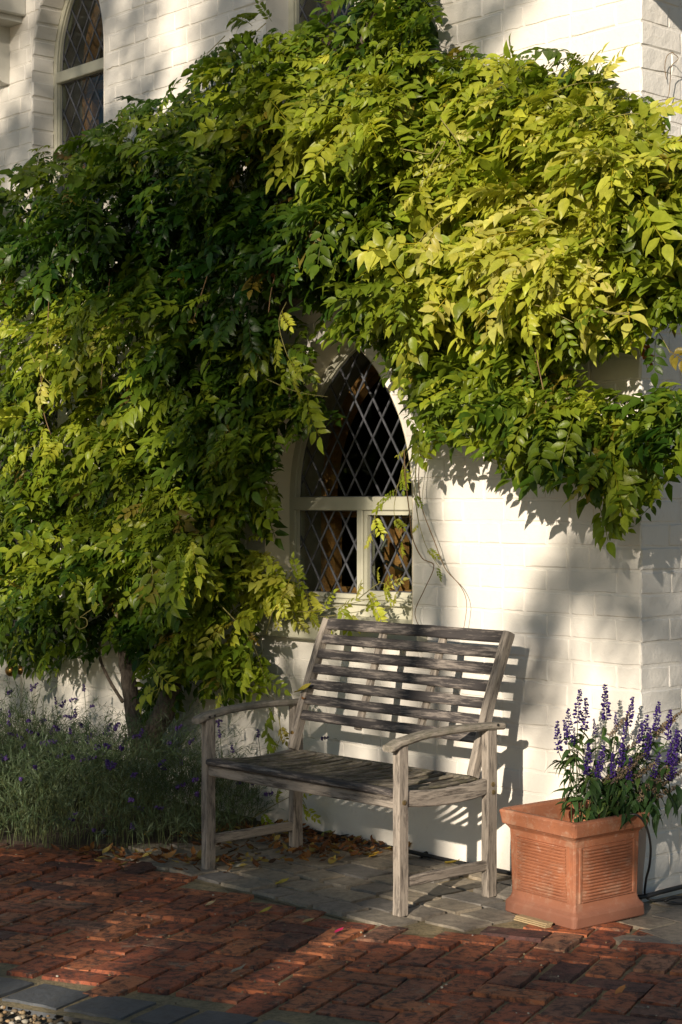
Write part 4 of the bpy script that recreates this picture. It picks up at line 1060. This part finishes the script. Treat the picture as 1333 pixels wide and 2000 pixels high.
# pick the largest seen: nearest leaf of each small cell of the picture
cell = {}
order = []
for i, lf in enumerate(leaves):
    q = pxof(lf[0]); 
    if not (-10 < q[0] < 1343 and -10 < q[1] < 1700): continue
    c = (int(q[0]//56), int(q[1]//56)); lat = lf[0][1]/max(lf[2], .3)**0.5-0.12*lf[6]
    if c not in cell or lat < cell[c][0]: cell[c] = (lat, i)
pick = sorted(cell.values())[:292]; picked = {i for _, i in pick}
leaf_me = [np_mesh('leaf', V, T, M_LEAF, C) for V, T, C in LEAF_HI]
for i in sorted(picked):
    P, M, sc, c, *_ = leaves[i]; k = i % len(leaf_me)
    o = link('leaf', leaf_me[k], wis, Matrix(((*(M[0]*sc), P[0]-off[0]), (*(M[1]*sc), P[1]-off[1]), (*(M[2]*sc), P[2]-off[2]), (0, 0, 0, 1))))
    o.color = (*c, 1)
VV = []; TT = []; CC = []; n0 = 0
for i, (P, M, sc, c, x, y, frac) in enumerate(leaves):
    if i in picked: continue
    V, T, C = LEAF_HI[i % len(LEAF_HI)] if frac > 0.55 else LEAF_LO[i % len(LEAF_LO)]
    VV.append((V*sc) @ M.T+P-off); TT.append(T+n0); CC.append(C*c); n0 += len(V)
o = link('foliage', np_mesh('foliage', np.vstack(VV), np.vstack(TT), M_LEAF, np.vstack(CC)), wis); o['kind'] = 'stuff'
print('foliage tris', sum(len(t) for t in TT), 'leaves', len(leaves))
# brown withered leaves
for (x, y, d_) in ((1262, 665, .16), (505, 480, .36), (520, 500, .36)):
    for _ in range(2):
        k = random.randrange(8); P = np.array(HM @ LP(x+random.uniform(-8, 8), y+random.uniform(-8, 8), -d_)); M = frame_from(-Zw+Dw*r.normal(0, .3), Nw+Zw*.2)*0.42
        o = link('leaf', leaf_me[k], wis, Matrix(((*M[0], P[0]-off[0]), (*M[1], P[1]-off[1]), (*M[2], P[2]-off[2]), (0, 0, 0, 1)))); o.color = (0.30, 0.11, 0.04, 1); o['label'] = 'withered brown leaf'
# trunks and stems
def wtube(name, pts, rad, m, n=9, wob=0.12, k=6):
    P = [(HM @ LP(x, y, -d_))-wis.location if len(p) == 3 else p for p in pts for (x, y, d_) in [p]]
    S = spline(P, k); rr = np.interp(np.linspace(0, 1, len(S)), np.linspace(0, 1, len(rad)), rad)
    mb = MB(); mb.tube(S, list(rr), n, True, 0, wob); return mb.build(name, m, wis, None, True)
wtube('trunk', [(292, 1475, .20), (300, 1430, .20), (322, 1390, .19), (335, 1340, .17), (325, 1280, .15), (350, 1200, .15), (380, 1050, .16)], [.055, .048, .05, .045, .04, .036, .03], M_BARK, 12, 0.10)
wtube('trunk', [(275, 1470, .18), (262, 1400, .17), (252, 1330, .16), (245, 1260, .15), (260, 1150, .16), (230, 950, .18)], [.045, .038, .036, .032, .03, .026], M_BARK, 11, 0.10)
wtube('stem', [(240, 1370, .12), (215, 1330, .10), (195, 1280, .10), (200, 1220, .12)], [.009, .008, .007, .006], M_BARK, 7)
wtube('stem', [(380, 1050, .16), (450, 820, .16), (520, 640, .15), (620, 560, .14), (760, 520, .14), (985, 470, .15), (1200, 420, .15)], [.03, .028, .026, .024, .02, .018, .012], M_BARK, 9)
wtube('stem', [(230, 950, .18), (180, 760, .16), (120, 560, .16), (40, 430, .15)], [.026, .022, .018, .012], M_BARK, 8)
wtube('stem', [(520, 640, .15), (560, 420, .16), (640, 250, .18), (700, 100, .2), (740, 10, .2)], [.024, .02, .018, .014, .01], M_BARK, 8)
wtube('stem', [(988, 700, .30), (986, 640, .32), (982, 600, .34), (975, 565, .36)], [.0085, .0085, .009, .008], M_TWIG, 8)
wtube('stem', [(986, 640, .33), (1000, 632, .35), (985, 625, .36), (968, 640, .34), (980, 655, .32)], [.004, .004, .004, .003], M_TWIG, 6)
wtube('stem', [(790, 880, .13), (792, 930, .12), (800, 1000, .10), (806, 1050, .09), (825, 1090, .09), (848, 1105, .08), (830, 1150, .06), (812, 1190, .05), (815, 1215, .08), (835, 1245, .20)], [.0026, .0026, .0026, .0024, .0024, .002, .0018, .0018, .0016, .0014], M_TWIG, 5, 0.05)
wtube('stem', [(835, 830, .12), (820, 900, .1), (822, 980, .08), (850, 1060, .07), (870, 1110, .05), (900, 1145, .05), (912, 1180, .05), (905, 1235, .05)], [.0022, .002, .002, .002, .0018, .0015, .0013, .001], M_TWIG, 5, 0.05)
wtube('tendril', [(665, 260, .46), (690, 290, .48), (740, 285, .5), (790, 292, .5), (840, 300, .5), (855, 280, .5), (870, 277, .5)], [.0022]*7, M_TWIGG, 5)
wtube('tendril', [(870, 277, .5), (858, 300, .5), (845, 320, .5), (835, 345, .5)], [.0022]*4, M_TWIGG, 5)
wtube('tendril', [(195, 1180, .42), (165, 1200, .42), (147, 1215, .42), (155, 1228, .42), (170, 1222, .42), (168, 1208, .42), (150, 1206, .42), (138, 1210, .42), (140, 1222, .42)], [.0022]*9, M_TWIGG, 5)
wtube('tendril', [(1165, 600, .52), (1185, 608, .54), (1210, 612, .54), (1228, 610, .54), (1225, 614, .54), (1195, 612, .54), (1170, 605, .54)], [.0022]*7, M_TWIGG, 5)
for pts in ([(118, 440), (98, 560), (92, 700)], [(215, 545), (205, 640), (198, 760)], [(405, 540), (392, 580), (380, 620)], [(540, 530), (530, 570), (525, 610)], [(80, 720), (85, 800), (100, 850)], [(1045, 680), (1055, 730), (1070, 800)]):
    wtube('stem', [(x, y, .44) for x, y in pts], [.0022, .002, .0018], M_TWIG, 5)
vine = [LX(1252, 208, CORNER+.06), LX(1290, 196, CORNER+.045), LX(1305, 190, CORNER+.03), LX(1310, 150, CORNER+.04), LX(1311, 130, CORNER+.05), LX(1325, 115, CORNER+.05), LX(1318, 106, CORNER+.05), LX(1312, 103, CORNER+.04), LX(1303, 110, CORNER+.03), LX(1299, 130, CORNER+.02), LX(1302, 155, CORNER+.015)]
mb = MB(); mb.tube(spline([(HM @ p)-wis.location for p in vine], 5), 0.0014, 5); mb.build('tendril', M_TWIG, wis, None, True)

# ------------------------------------------------------------------ lavender
lav = empty('lavender_bush', GP(180, 1600), 0); tag(lav, 'sprawling grey-green lavender bush with small purple flowers under the wisteria', 'bush')
loff = np.array(lav.location); V_ = []; T_ = []; C_ = []; n0 = 0
bed_poly = [hw(-3.6, 0.10), hw(-0.80, 0.06), hw(-0.58, 0.42), hw(-0.62, 0.80), hw(-1.05, 1.15), hw(-1.65, 1.42), hw(-2.3, 1.62), hw(-3.6, 1.7)]
bp = [(p.x, p.y) for p in bed_poly]
xs = [p[0] for p in bp]; ys = [p[1] for p in bp]
tips = []; cnt = 0
def narrow(L_, w):   # narrow leaf, 4 verts
    return np.array([(0, 0, 0), (L_*.45, w, L_*.03), (L_*.45, -w, L_*.03), (L_, 0, -L_*.08)]), np.array([(0, 2, 1), (1, 2, 3)])
while cnt < 3600:
    x, y = r.uniform(min(xs), max(xs)), r.uniform(min(ys), max(ys))
    if not inpoly(x, y, bp): continue
    cnt += 1
    dd = ldist((x, y)); tt_ = lalong((x, y)); q = pxof((x, y, 0))
    hmax = 0.29+0.17*min(1, max(0, (1.35-dd)/1.0))*(0.7+0.5*math.sin(tt_*5+1)) 
    ed = edge_dist(x, y, bp); hmax *= min(1, 0.42+ed/0.32)
    hmax *= 1.10*(0.9 if tt_ > -0.95 else 1)
    ln = hmax*r.uniform(0.75, 1.15)
    lean = np.array([r.normal(0.10, 0.55), r.normal(-0.35, 0.50), 0]); top = np.array([x, y, 0])+np.array([lean[0]*ln, lean[1]*ln, ln*r.uniform(0.75, 1.0)])
    base = np.array([x, y, 0.01]); ctrl = base+np.array([0, 0, ln*0.6])
    nl = 13 if r.random() < 0.7 else 9
    grey = r.uniform(0, 1); colr = np.array([0.17, 0.22, 0.13])*(1-grey)+np.array([0.07, 0.12, 0.05])*grey
    # stem ribbon
    ss = np.linspace(0, 1, 5); P = np.array([(1-s)**2*base+2*s*(1-s)*ctrl+s*s*top for s in ss]); sv = np.array([r.normal(), r.normal(), 0]); sv = sv/np.linalg.norm(sv)*0.0011
    V_.append(np.vstack([P+sv, P-sv])-loff); T_.append(np.array([f for i in range(4) for f in ((i, 5+i, 6+i), (i, 6+i, i+1))])+n0); C_.append(np.tile(np.array([.14, .17, .07]), (10, 1))); n0 += 10
    for k in range(nl):
        s = r.uniform(0.35, 1.0); p = (1-s)**2*base+2*s*(1-s)*ctrl+s*s*top
        tg = 2*(1-s)*(ctrl-base)+2*s*(top-ctrl); tg /= np.linalg.norm(tg)
        d_ = tg*r.uniform(.6, 1.0)+r.normal(0, .45, 3); v, f = narrow(r.uniform(.030, .055), r.uniform(.0015, .0026))
        M = frame_from(d_, np.array([r.normal(0, .5), r.normal(0, .5), 1.0])); V_.append(v @ M.T+p-loff); T_.append(f+n0); n0 += 4
        C_.append(np.tile(colr*r.uniform(.75, 1.25), (4, 1)))
    if r.random() < 0.24: tips.append((top, (top-ctrl)/np.linalg.norm(top-ctrl)))
def lav_h(x, y):
    h_ = 0.29+0.17*min(1, max(0, (1.35-ldist((x, y)))/1.0))*(0.7+0.5*math.sin(lalong((x, y))*5+1))
    h_ *= min(1, 0.30+edge_dist(x, y, bp)/0.26)
    return h_*1.12*(0.9 if lalong((x, y)) > -0.95 else 1)
cnt = 0
while cnt < 2600:
    x, y = r.uniform(min(xs), max(xs)), r.uniform(min(ys)-.05, max(ys)+.05)
    if not inpoly(x, y, bp): continue
    cnt += 1; h_ = lav_h(x, y); p0 = np.array([x, y, h_*r.uniform(0.15, 0.92)])
    ax_ = np.array([r.normal(-.10, .55), r.normal(-.45, .45), r.uniform(0.1, 1.0)]); ax_ /= np.linalg.norm(ax_); ln = r.uniform(.05, .12)
    grey = r.uniform(0, 1); colr = np.array([0.19, 0.245, 0.155])*(1-grey)+np.array([0.08, 0.135, 0.055])*grey
    for k in range(11):
        p = p0+ax_*ln*k/11; d_ = ax_*r.uniform(.5, 1.0)+r.normal(0, .55, 3); v, f = narrow(r.uniform(.028, .050), r.uniform(.0015, .0024))
        M = frame_from(d_, np.array([r.normal(0, .5), r.normal(0, .5), 1.0])); V_.append(v @ M.T+p-loff); T_.append(f+n0); n0 += 4; C_.append(np.tile(colr*r.uniform(.75, 1.3), (4, 1)))
    if r.random() < .045: tips.append((p0+ax_*ln, ax_))
random.shuffle(tips)
o = link('foliage', np_mesh('foliage', np.vstack(V_), np.vstack(T_), M_HERB, np.vstack(C_), False), lav); o['kind'] = 'stuff'
def floret_spike(ln, rad, whorls, per, seed, col_a, col_b, size):
    r2 = np.random.default_rng(seed); V = []; T = []; C = []; n = 0
    ss = np.linspace(0, 1, 4); P = np.array([(s*ln, 0, 0) for s in ss])
    for dv in ((0, .0011, 0), (0, 0, .0011)):
        d = np.array(dv); V.append(np.vstack([P+d, P-d])); T.append(np.array([f for i in range(3) for f in ((i, 4+i, 5+i), (i, 5+i, i+1))])+n); C.append(np.tile([.06, .06, .09], (8, 1))); n += 8
    for w in range(whorls):
        s = (w+0.3)/whorls; rr = rad*(0.75+0.5*math.sin(math.pi*min(1, s*0.9+0.1)))*(1-0.55*s)
        for k in range(per):
            a = r2.uniform(0, 6.283); d = np.array([r2.uniform(-.1, .5), math.cos(a), math.sin(a)]); d /= np.linalg.norm(d)
            c = np.array([s*ln+r2.uniform(-.3, .3)*ln/whorls, 0, 0])+d*rr*r2.uniform(.5, 1.1); sz = size*r2.uniform(.7, 1.25)*(1-0.35*s)
            M = frame_from(d, r2.normal(0, 1, 3)); v = np.array([(-sz*.9, 0, 0), (sz*.3, sz*.7, 0), (sz*.3, -sz*.7, 0), (sz*.15, 0, sz*.7), (sz*1.0, 0, -.2*sz)])
            V.append(v @ M.T+c); T.append(np.array([(0, 1, 3), (0, 3, 2), (0, 2, 1), (1, 4, 3), (3, 4, 2), (1, 2, 4)])+n); n += 5
            cc = np.array(col_a) if r2.random() < 0.6 else np.array(col_b); C.append(np.tile(cc*r2.uniform(.6, 1.3), (5, 1)))
    return np_mesh('flower_spike', np.vstack(V), np.vstack(T), M_PETAL, np.vstack(C), False)
lav_sp = [floret_spike(0.032, 0.0045, 4, 6, 50+i, (0.12, 0.06, 0.30), (0.20, 0.12, 0.40), 0.0058) for i in range(4)]
for i, (p, d_) in enumerate(tips[:290]):
    M = frame_from(d_, np.array([r.normal(), r.normal(), .3])); sc = r.uniform(1.0, 1.6); M = M*sc
    o = link('flower_spike', lav_sp[i % 4], lav, Matrix(((*M[0], p[0]-loff[0]), (*M[1], p[1]-loff[1]), (*M[2], p[2]-loff[2]), (0, 0, 0, 1))))
# tall stems against the wall
for (x, y, d_, h_) in ((62, 1350, .35, .42), (110, 1375, .30, .4), (165, 1350, .25, .42), (430, 1440, .35, .3), (20, 1400, .5, .35), (455, 1470, .3, .26), (505, 1440, .22, .3), (428, 1420, .25, .35)):
    tp = HM @ LP(x, y, -d_); base = Vector((tp.x-0.02, tp.y+0.03, 0.01)); mid = (tp+base)/2+Vector((0.02, 0, .05))
    S = spline([base-lav.location, mid-lav.location, tp-lav.location], 5)
    mb = MB(); mb.tube(S, 0.0014, 4); mb.build('stem', M_HSTEM, lav)
    M = frame_from(np.array((tp-mid).normalized()), np.array([.3, .2, 1.0]))*1.15
    link('flower_spike', lav_sp[int(x) % 4], lav, Matrix(((*M[0], tp.x-loff[0]), (*M[1], tp.y-loff[1]), (*M[2], tp.z-loff[2]), (0, 0, 0, 1))))

# ------------------------------------------------------------------ salvia in the planter
sal = empty('salvia', pc+Vector((0, 0, 0.25)), 0); tag(sal, 'purple flowering salvia growing in the terracotta planter', 'flowering plant')
so = np.array(sal.location); V_ = []; T_ = []; C_ = []; n0 = 0
sal_sp = [floret_spike(0.125, 0.0130, int(10+i), 8, 80+i, (0.045, 0.016, 0.20), (0.095, 0.038, 0.32), 0.0080) for i in range(5)]
dry_sp = [floret_spike(0.13, 0.0095, 13, 9, 95+i, (0.34, 0.25, 0.16), (0.16, 0.12, 0.10), 0.0068) for i in range(3)]
TOPS = [(1133, 1345, 0, .95, 105), (1145, 1362, .03, .9, 110), (1182, 1335, .02, 1.0, 100), (1237, 1360, .05, .85, 75), (1288, 1370, 0, .8, 70), (1110, 1383, -.02, .8, 85), (1089, 1407, -.02, .85, 70), (1102, 1405, .03, .7, 60), (1160, 1403, .05, .45, 30), (1203, 1390, .05, .5, 35), (1122, 1420, -.04, .5, 40),
        (1150, 1450, -.06, .9, 70), (1180, 1455, -.07, .9, 80), (1197, 1470, -.05, .7, 60), (1218, 1440, 0, .9, 80), (1232, 1478, -.07, .75, 60), (1265, 1395, .05, .95, 80), (1270, 1420, -.03, .9, 85), (1310, 1385, .0, .85, 80), (1325, 1425, -.05, 1.0, 85), (1290, 1470, -.06, .7, 55), (1345, 1400, .04, 1.0, 90), (1325, 1470, -.08, .8, 60), (1225, 1400, .06, .6, 45), (1255, 1410, -.02, .6, 50)]
DRY = [(1228, 1395, .03, .8), (1252, 1440, .06, .8), (1318, 1400, .02, 1.0), (1333, 1390, 0, 1.0), (1245, 1490, -.08, .9), (1280, 1490, -.06, 1.0), (1310, 1510, -.07, 1.0), (1335, 1480, -.04, 1.0), (1212, 1500, -.05, .7), (1300, 1530, -.1, .9), (1180, 1490, -.03, .6), (1325, 1535, -.09, 1.0), (1345, 1500, -.05, 1.0), (1262, 1470, -.03, .8)]
def sal_leaf(p, d_, L_, c):
    global n0
    v, f = leaflet(L_, L_*r.uniform(.28, .38), r.uniform(.2, .6), r.uniform(.2, .5), r.uniform(-.4, .4), .012, int(r.integers(1 << 30)))
    M = frame_from(d_, np.array([r.normal(0, .3), r.normal(0, .3), 1.0])); V_.append(v @ M.T+p-so); T_.append(f+n0); n0 += len(v); C_.append(np.tile(c*r.uniform(.75, 1.25), (len(v), 1)))
for lst, sps, dry in ((TOPS, sal_sp, False), (DRY, dry_sp, True)):
    for i, it in enumerate(lst):
        px, py, dz, sc = it[:4]
        tp = np.array(AT(px, py, pc.y+0.02+dz)); bx = np.array(pc)+np.array([0.055+r.uniform(-.06, .06)+0.12*np.clip((px-1200)/130, -.6, .8), r.uniform(-.05, .07)+0.0, 0.25])
        ln = 0.125*sc; ctrl = bx*0.45+tp*0.55+np.array([0, 0, .06]); 
        d_ = tp-ctrl; d_ /= np.linalg.norm(d_)
        if dry: d_ = d_*0.5+np.array([0.75, -0.2, 0.55]); d_ /= np.linalg.norm(d_)
        else: d_ = d_*0.5+np.array([r.normal(0, .12), r.normal(0, .1), 1.0]); d_ /= np.linalg.norm(d_)
        b0 = tp-d_*ln
        S = spline([bx-so, (bx*0.5+b0*0.5)+np.array([0, 0, .03])-so, b0-so], 5); mb = MB(); mb.tube(S, [0.0024-.0012*k/len(S) for k in range(len(S))], 5); mb.build('stem', M_HSTEM, sal, None, True)
        M = frame_from(d_, np.array([r.normal(), r.normal(), .3])); Ms = M*sc
        o = link('flower_spike', sps[i % len(sps)], sal, Matrix(((*Ms[0], b0[0]-so[0]), (*Ms[1], b0[1]-so[1]), (*Ms[2], b0[2]-so[2]), (0, 0, 0, 1))))
        if dry: o['label'] = 'dried beige seed head'
        for k in range(15):
            s = r.uniform(.25, 1.0); p = np.array(S[min(len(S)-1, int(s*(len(S)-1)))])+so
            a = r.uniform(0, 6.283); dv = np.array([math.cos(a), math.sin(a), r.uniform(-.7, .35)])
            sal_leaf(p, dv, r.uniform(.035, .072), np.array([0.050, 0.105, 0.028]) if r.random() < .8 else np.array([.10, .16, .035]))
# low skirt of drooping leaves over the rim
for k in range(95):
    p = np.array(AT(r.uniform(1150, 1345), r.uniform(1520, 1590), pc.y+r.uniform(-.16, .05))); dv = np.array([r.normal(0, .5), r.normal(-.2, .5), r.uniform(-1.2, -.1)])
    sal_leaf(p, dv, r.uniform(.04, .075), np.array([0.040, 0.088, 0.026]))
o = link('foliage', np_mesh('foliage', np.vstack(V_), np.vstack(T_), M_HERB, np.vstack(C_)), sal); o['kind'] = 'stuff'

# ------------------------------------------------------------------ hoses
hp = [HM @ Vector((t, -y, zz)) for t, y, zz in ((-0.62, .045, .02), (-0.3, .05, .02), (0.0, .055, .022), (0.3, .05, .018), (0.6, .055, .02), (0.9, .05, .018), (1.15, .06, .02), (1.24, .045, .03))]
hp += [HM @ Vector((CORNER+0.05, .10, .035)), HM @ Vector((CORNER+0.05, .45, .035)), HM @ Vector((CORNER+0.05, 1.2, .03))]
mb = MB(); mb.tube(spline(hp, 6), 0.0085, 7); hs = mb.build('garden_hose', M_RUBBER, None, None, True); tag(hs, 'thin black hose lying along the foot of the white wall', 'hose')
dt = [AT(1222, 1592, pc.y-.10), AT(1245, 1592, pc.y-.11), AT(1262, 1612, pc.y-.09), AT(1271, 1650, pc.y-.05), AT(1269, 1690, pc.y+.02), AT(1262, 1720, pc.y+.10), AT(1262, 1752, pc.y+.16), AT(1290, 1758, pc.y+.17), AT(1345, 1748, pc.y+.25)]
mb = MB(); mb.tube(spline(dt, 6), 0.0042, 6); hs = mb.build('drip_tube', M_RUBBER, None, None, True); tag(hs, 'thin black watering tube hanging over the rim of the terracotta planter', 'tube')
lp_ = [AT(1298, 1760, 6.15), AT(1318, 1752, 6.16), AT(1345, 1756, 6.18), AT(1345, 1764, 6.17), AT(1312, 1764, 6.15), AT(1302, 1762, 6.15)]
mb = MB(); mb.tube(spline(lp_, 5), 0.0055, 6); hs = mb.build('tube_coil', M_RUBBER, None, None, True); tag(hs, 'small loop of black tube at the wall foot right of the planter', 'tube')

# ------------------------------------------------------------------ fallen leaves
def dead_leaf(seed, L_=0.05):
    v, f = leaflet(L_, L_*.45, -.35, .5, .5, .05, seed); return v, f
V_ = []; T_ = []; C_ = []; n0 = 0
def litter(n, area, zf, cols):
    global n0
    for _ in range(n):
        x, y = area(); v, f = dead_leaf(int(r.integers(1 << 30)), r.uniform(.025, .055)); a = r.uniform(0, 6.283)
        M = frame_from(np.array([math.cos(a), math.sin(a), r.uniform(-.25, .25)]), np.array([r.normal(0, .35), r.normal(0, .35), 1.0]))
        V_.append(v @ M.T+np.array([x, y, zf+r.uniform(0, .02)])); T_.append(f+n0); n0 += len(v); c = np.array(cols[r.integers(len(cols))]); C_.append(np.tile(c*r.uniform(.7, 1.2), (len(v), 1)))
BRN = [(0.26, 0.10, 0.035), (0.17, 0.065, 0.025), (0.34, 0.17, 0.05), (0.10, 0.05, 0.025), (0.30, 0.13, 0.04), (0.40, 0.30, 0.08)]
def a1():
    t = r.uniform(-0.72, 0.10); d_ = abs(r.normal(0, .28))+0.03
    p = HM @ Vector((t-0.25*d_, -min(d_, .75), 0)); return p.x, p.y
def a2():
    u = r.uniform(0, 1); q = (r.normal(160+330*u, 30), 1668+abs(r.normal(0, 14))+18*u); p = GP(*q); return p.x, p.y
litter(420, a1, 0.012, BRN); litter(150, a2, 0.010, BRN)
o = link('leaf_litter', np_mesh('leaf_litter', np.vstack(V_), np.vstack(T_), M_DRYLEAF, np.vstack(C_)), None); tag(o, 'drift of brown fallen leaves under the bench and along the lavender', None, None, 'stuff')
def one_leaf(px, py, L_, c, label, rz, name='fallen_leaf', cat='leaf', zz=0.008, base=None):
    v, f = dead_leaf(px*7+py, L_); P = GP(px, py) if base is None else base
    o = link(name, np_mesh(name, v, f, M_DRYLEAF, np.ones((len(v), 3)))); o.location = (P.x, P.y, P.z+zz); o.rotation_euler = (R(random.uniform(-12, 12)), R(random.uniform(-8, 8)), R(rz)); o.color = (*c, 1); tag(o, label, cat)
YL = (0.55, 0.42, 0.07)
one_leaf(505, 1788, .05, YL, 'small yellow leaf lying alone on the red bricks in front of the bench', 10)
one_leaf(400, 1775, .045, (.62, .46, .25), 'pale tan leaf lying on the red bricks left of the yellow leaf', 20)
one_leaf(537, 1732, .06, YL, 'curled yellow leaf lying on the dark setts under the bench front', 30)
one_leaf(620, 1640, .09, (.34, .36, .10), 'large greenish leaf lying by the wall behind the bench leg', 10)
one_leaf(672, 1644, .06, (.55, .50, .08), 'yellow leaf lying on the setts close to the wall under the bench', 5)
one_leaf(868, 1690, .075, YL, 'long yellow leaf lying against the wall foot under the right end of the bench', -40)
one_leaf(720, 1679, .05, (.60, .36, .05), 'orange-yellow leaf lying on the setts under the middle of the bench', 25)
one_leaf(645, 1692, .07, (.45, .34, .08), 'narrow tan leaf lying between the setts under the seat', 70)
one_leaf(450, 1700, .06, (.50, .46, .36), 'whitish curled leaf lying near the left front leg of the bench', 15)
one_leaf(1202, 1948, .045, (.50, .22, .08), 'small orange-brown leaf lying on the bricks in front of the planter', 40)
one_leaf(450, 1905, .05, (.48, .40, .30), 'pale dry leaf lying on the sunlit brick at the lower left', 10)
one_leaf(590, 1806, .045, (.58, .44, .20), 'light dry leaf lying on the bricks left of the pink petal', -15)
one_leaf(653, 1829, .035, (.50, .02, .10), 'crumpled pink petal lying on the red bricks', 20, 'petal', 'petal', 0.012)
one_leaf(590, 1384, .085, (.55, .45, .07), 'yellow leaf caught on the left armrest of the bench', -20, zz=0.0, base=bench.matrix_world @ Vector((0, 0, 0)) if False else HM @ Vector((0.272-0.50, -0.573+0.18, 0.652)))
one_leaf(600, 1392, .05, (.36, .15, .05), 'crisp brown leaf caught on the bench back beside the armrest', 60, zz=0.0, base=HM @ Vector((0.272-0.47, -0.573+0.20, 0.625)))

# ------------------------------------------------------------------ the garden tree whose shade dapples the house
tree = empty('tree', (-5.6, -8.6, -0.03), 0); tag(tree, 'broad leafy garden tree standing opposite the house and shading it', 'tree')
to = np.array(tree.location); V_ = []; T_ = []; C_ = []; n0 = 0
S_ = np.array(SUNDIR)
clumps = []
def shade(P, rad, dens, n=54):
    clumps.append((np.array(P)-S_*r.uniform(13.0, 17.0), rad, dens, n))
def wall_area(x0, x1, y0, y1, step, dens, d_=0.0, rad=0.16, jit=0.5):
    x = x0
    while x <= x1:
        y = y0
        while y <= y1:
            if r.random() < dens: shade(HM @ LP(x+r.uniform(-jit, jit)*step, y+r.uniform(-jit, jit)*step, -d_), rad*r.uniform(.8, 1.2), 1)
            y += step
        x += step
wall_area(-60, 300, -80, 330, 54, 0.97)
wall_area(410, 580, -60, 210, 58, 0.9)
wall_area(600, 800, -60, 20, 66, 0.6)
for (x, y) in ((985, -20), (965, 30), (945, 70), (925, 110), (1010, -50), (880, 20), (860, -40), (880, 80)): shade(HM @ LP(x, y), .11, 1, 30)
wall_area(-60, 560, 255, 560, 62, 0.46, .3)
wall_area(230, 600, 590, 770, 62, 0.64, .3)
wall_area(-60, 560, 830, 1320, 66, 0.22, .3)
wall_area(360, 600, 1270, 1460, 60, 0.5)
wall_area(450, 640, 860, 1150, 60, 0.55, .1)
for (x, y) in ((1130, 1090), (1170, 1060), (1205, 1095), (1100, 1130), (1140, 1140), (1075, 1180), (1050, 1225), (1035, 1270), (1180, 1130), (1060, 1320), (1040, 1370), (1215, 1050), (1240, 990)): shade(HM @ LP(x, y), .09, 1, 42)
for k in range(10): shade(HM @ LP(866-6*k, 830+40*k), .035, 1, 16)
wall_area(1255, 1340, 940, 1330, 60, 0.5, 0, .12)
wall_area(-60, 420, 1390, 1660, 60, 0.36, .6)
wall_area(-60, 100, 1240, 1400, 50, 0.9)
wall_area(185, 480, 1280, 1420, 50, 0.9, .05)
for (x, y) in ((400, 1520), (430, 1600), (420, 1680), (470, 1500), (520, 1520), (560, 1500), (480, 1560), (560, 1560), (600, 1540), (540, 1620)): shade(HM @ LP(x, y, -.7), .12, 1, 34)
y = 1668
while y < 2080:
    x = -160
    while x < 1480:
        qx, qy = x+r.uniform(-30, 30), y+r.uniform(-14, 14)
        lit = 1.0*gauss(qx, qy, 40, 2010, 220, 60)+1.0*gauss(qx, qy, 290, 1895, 240, 80)+1.0*gauss(qx, qy, 850, 1815, 250, 62)+1.0*gauss(qx, qy, 880, 1660, 150, 34)+0.7*gauss(qx, qy, 700, 1840, 90, 30)+.8*gauss(qx, qy, 960, 1720, 120, 40)+.9*gauss(qx, qy, 1000, 1965, 170, 40)+.9*gauss(qx, qy, 1140, 1760, 170, 110)+.45*gauss(qx, qy, 500, 1960, 130, 18)+.5*gauss(qx, qy, 640, 1700, 100, 20)
        if lit < 0.28 and r.random() < .95: shade(GP(qx, qy), .13*r.uniform(.8, 1.2), 1, 44)
        x += 82
    y += 46
for (c, rad, dens, n) in clumps:
    for _ in range(n):
        p = c+r.normal(0, rad*.62, 3); v, f = leaflet(r.uniform(.06, .10), r.uniform(.035, .055), .2, .2, .2, .02, int(r.integers(1 << 30)), 2)
        M = frame_from(r.normal(0, 1, 3), r.normal(0, 1, 3)); V_.append(v @ M.T+p-to); T_.append(f+n0); n0 += len(v)
        C_.append(np.tile(np.array([.06, .12, .02])*r.uniform(.7, 1.3), (len(v), 1)))
o = link('crown', np_mesh('crown', np.vstack(V_), np.vstack(T_), M_HERB, np.vstack(C_)), tree); o['kind'] = 'stuff'
print('shade clumps', len(clumps), 'tris', sum(len(t) for t in T_))
tk = MB(); tk.tube(spline([(0, 0, 0), (.05, .02, 1.2), (0, .1, 2.6), (.1, .05, 4.5), (.2, .1, 6.5)], 5), list(np.linspace(.22, .06, 21)), 12, True, 0, .06); tk.build('trunk', M_BARK, tree, None, True)
lb = MB()
for (c, rad, dens, n) in clumps[::14]:
    e = Vector(c-to); h0 = max(1.6, min(5.5, e.z*0.6)); lb.tube(spline([(0.05, .05, h0), (e.x*.5, e.y*.5, (h0+e.z)*.5+.25), e], 4), list(np.linspace(.035, .008, 9)), 5)
lb.build('branch', M_BARK, tree, None, True)
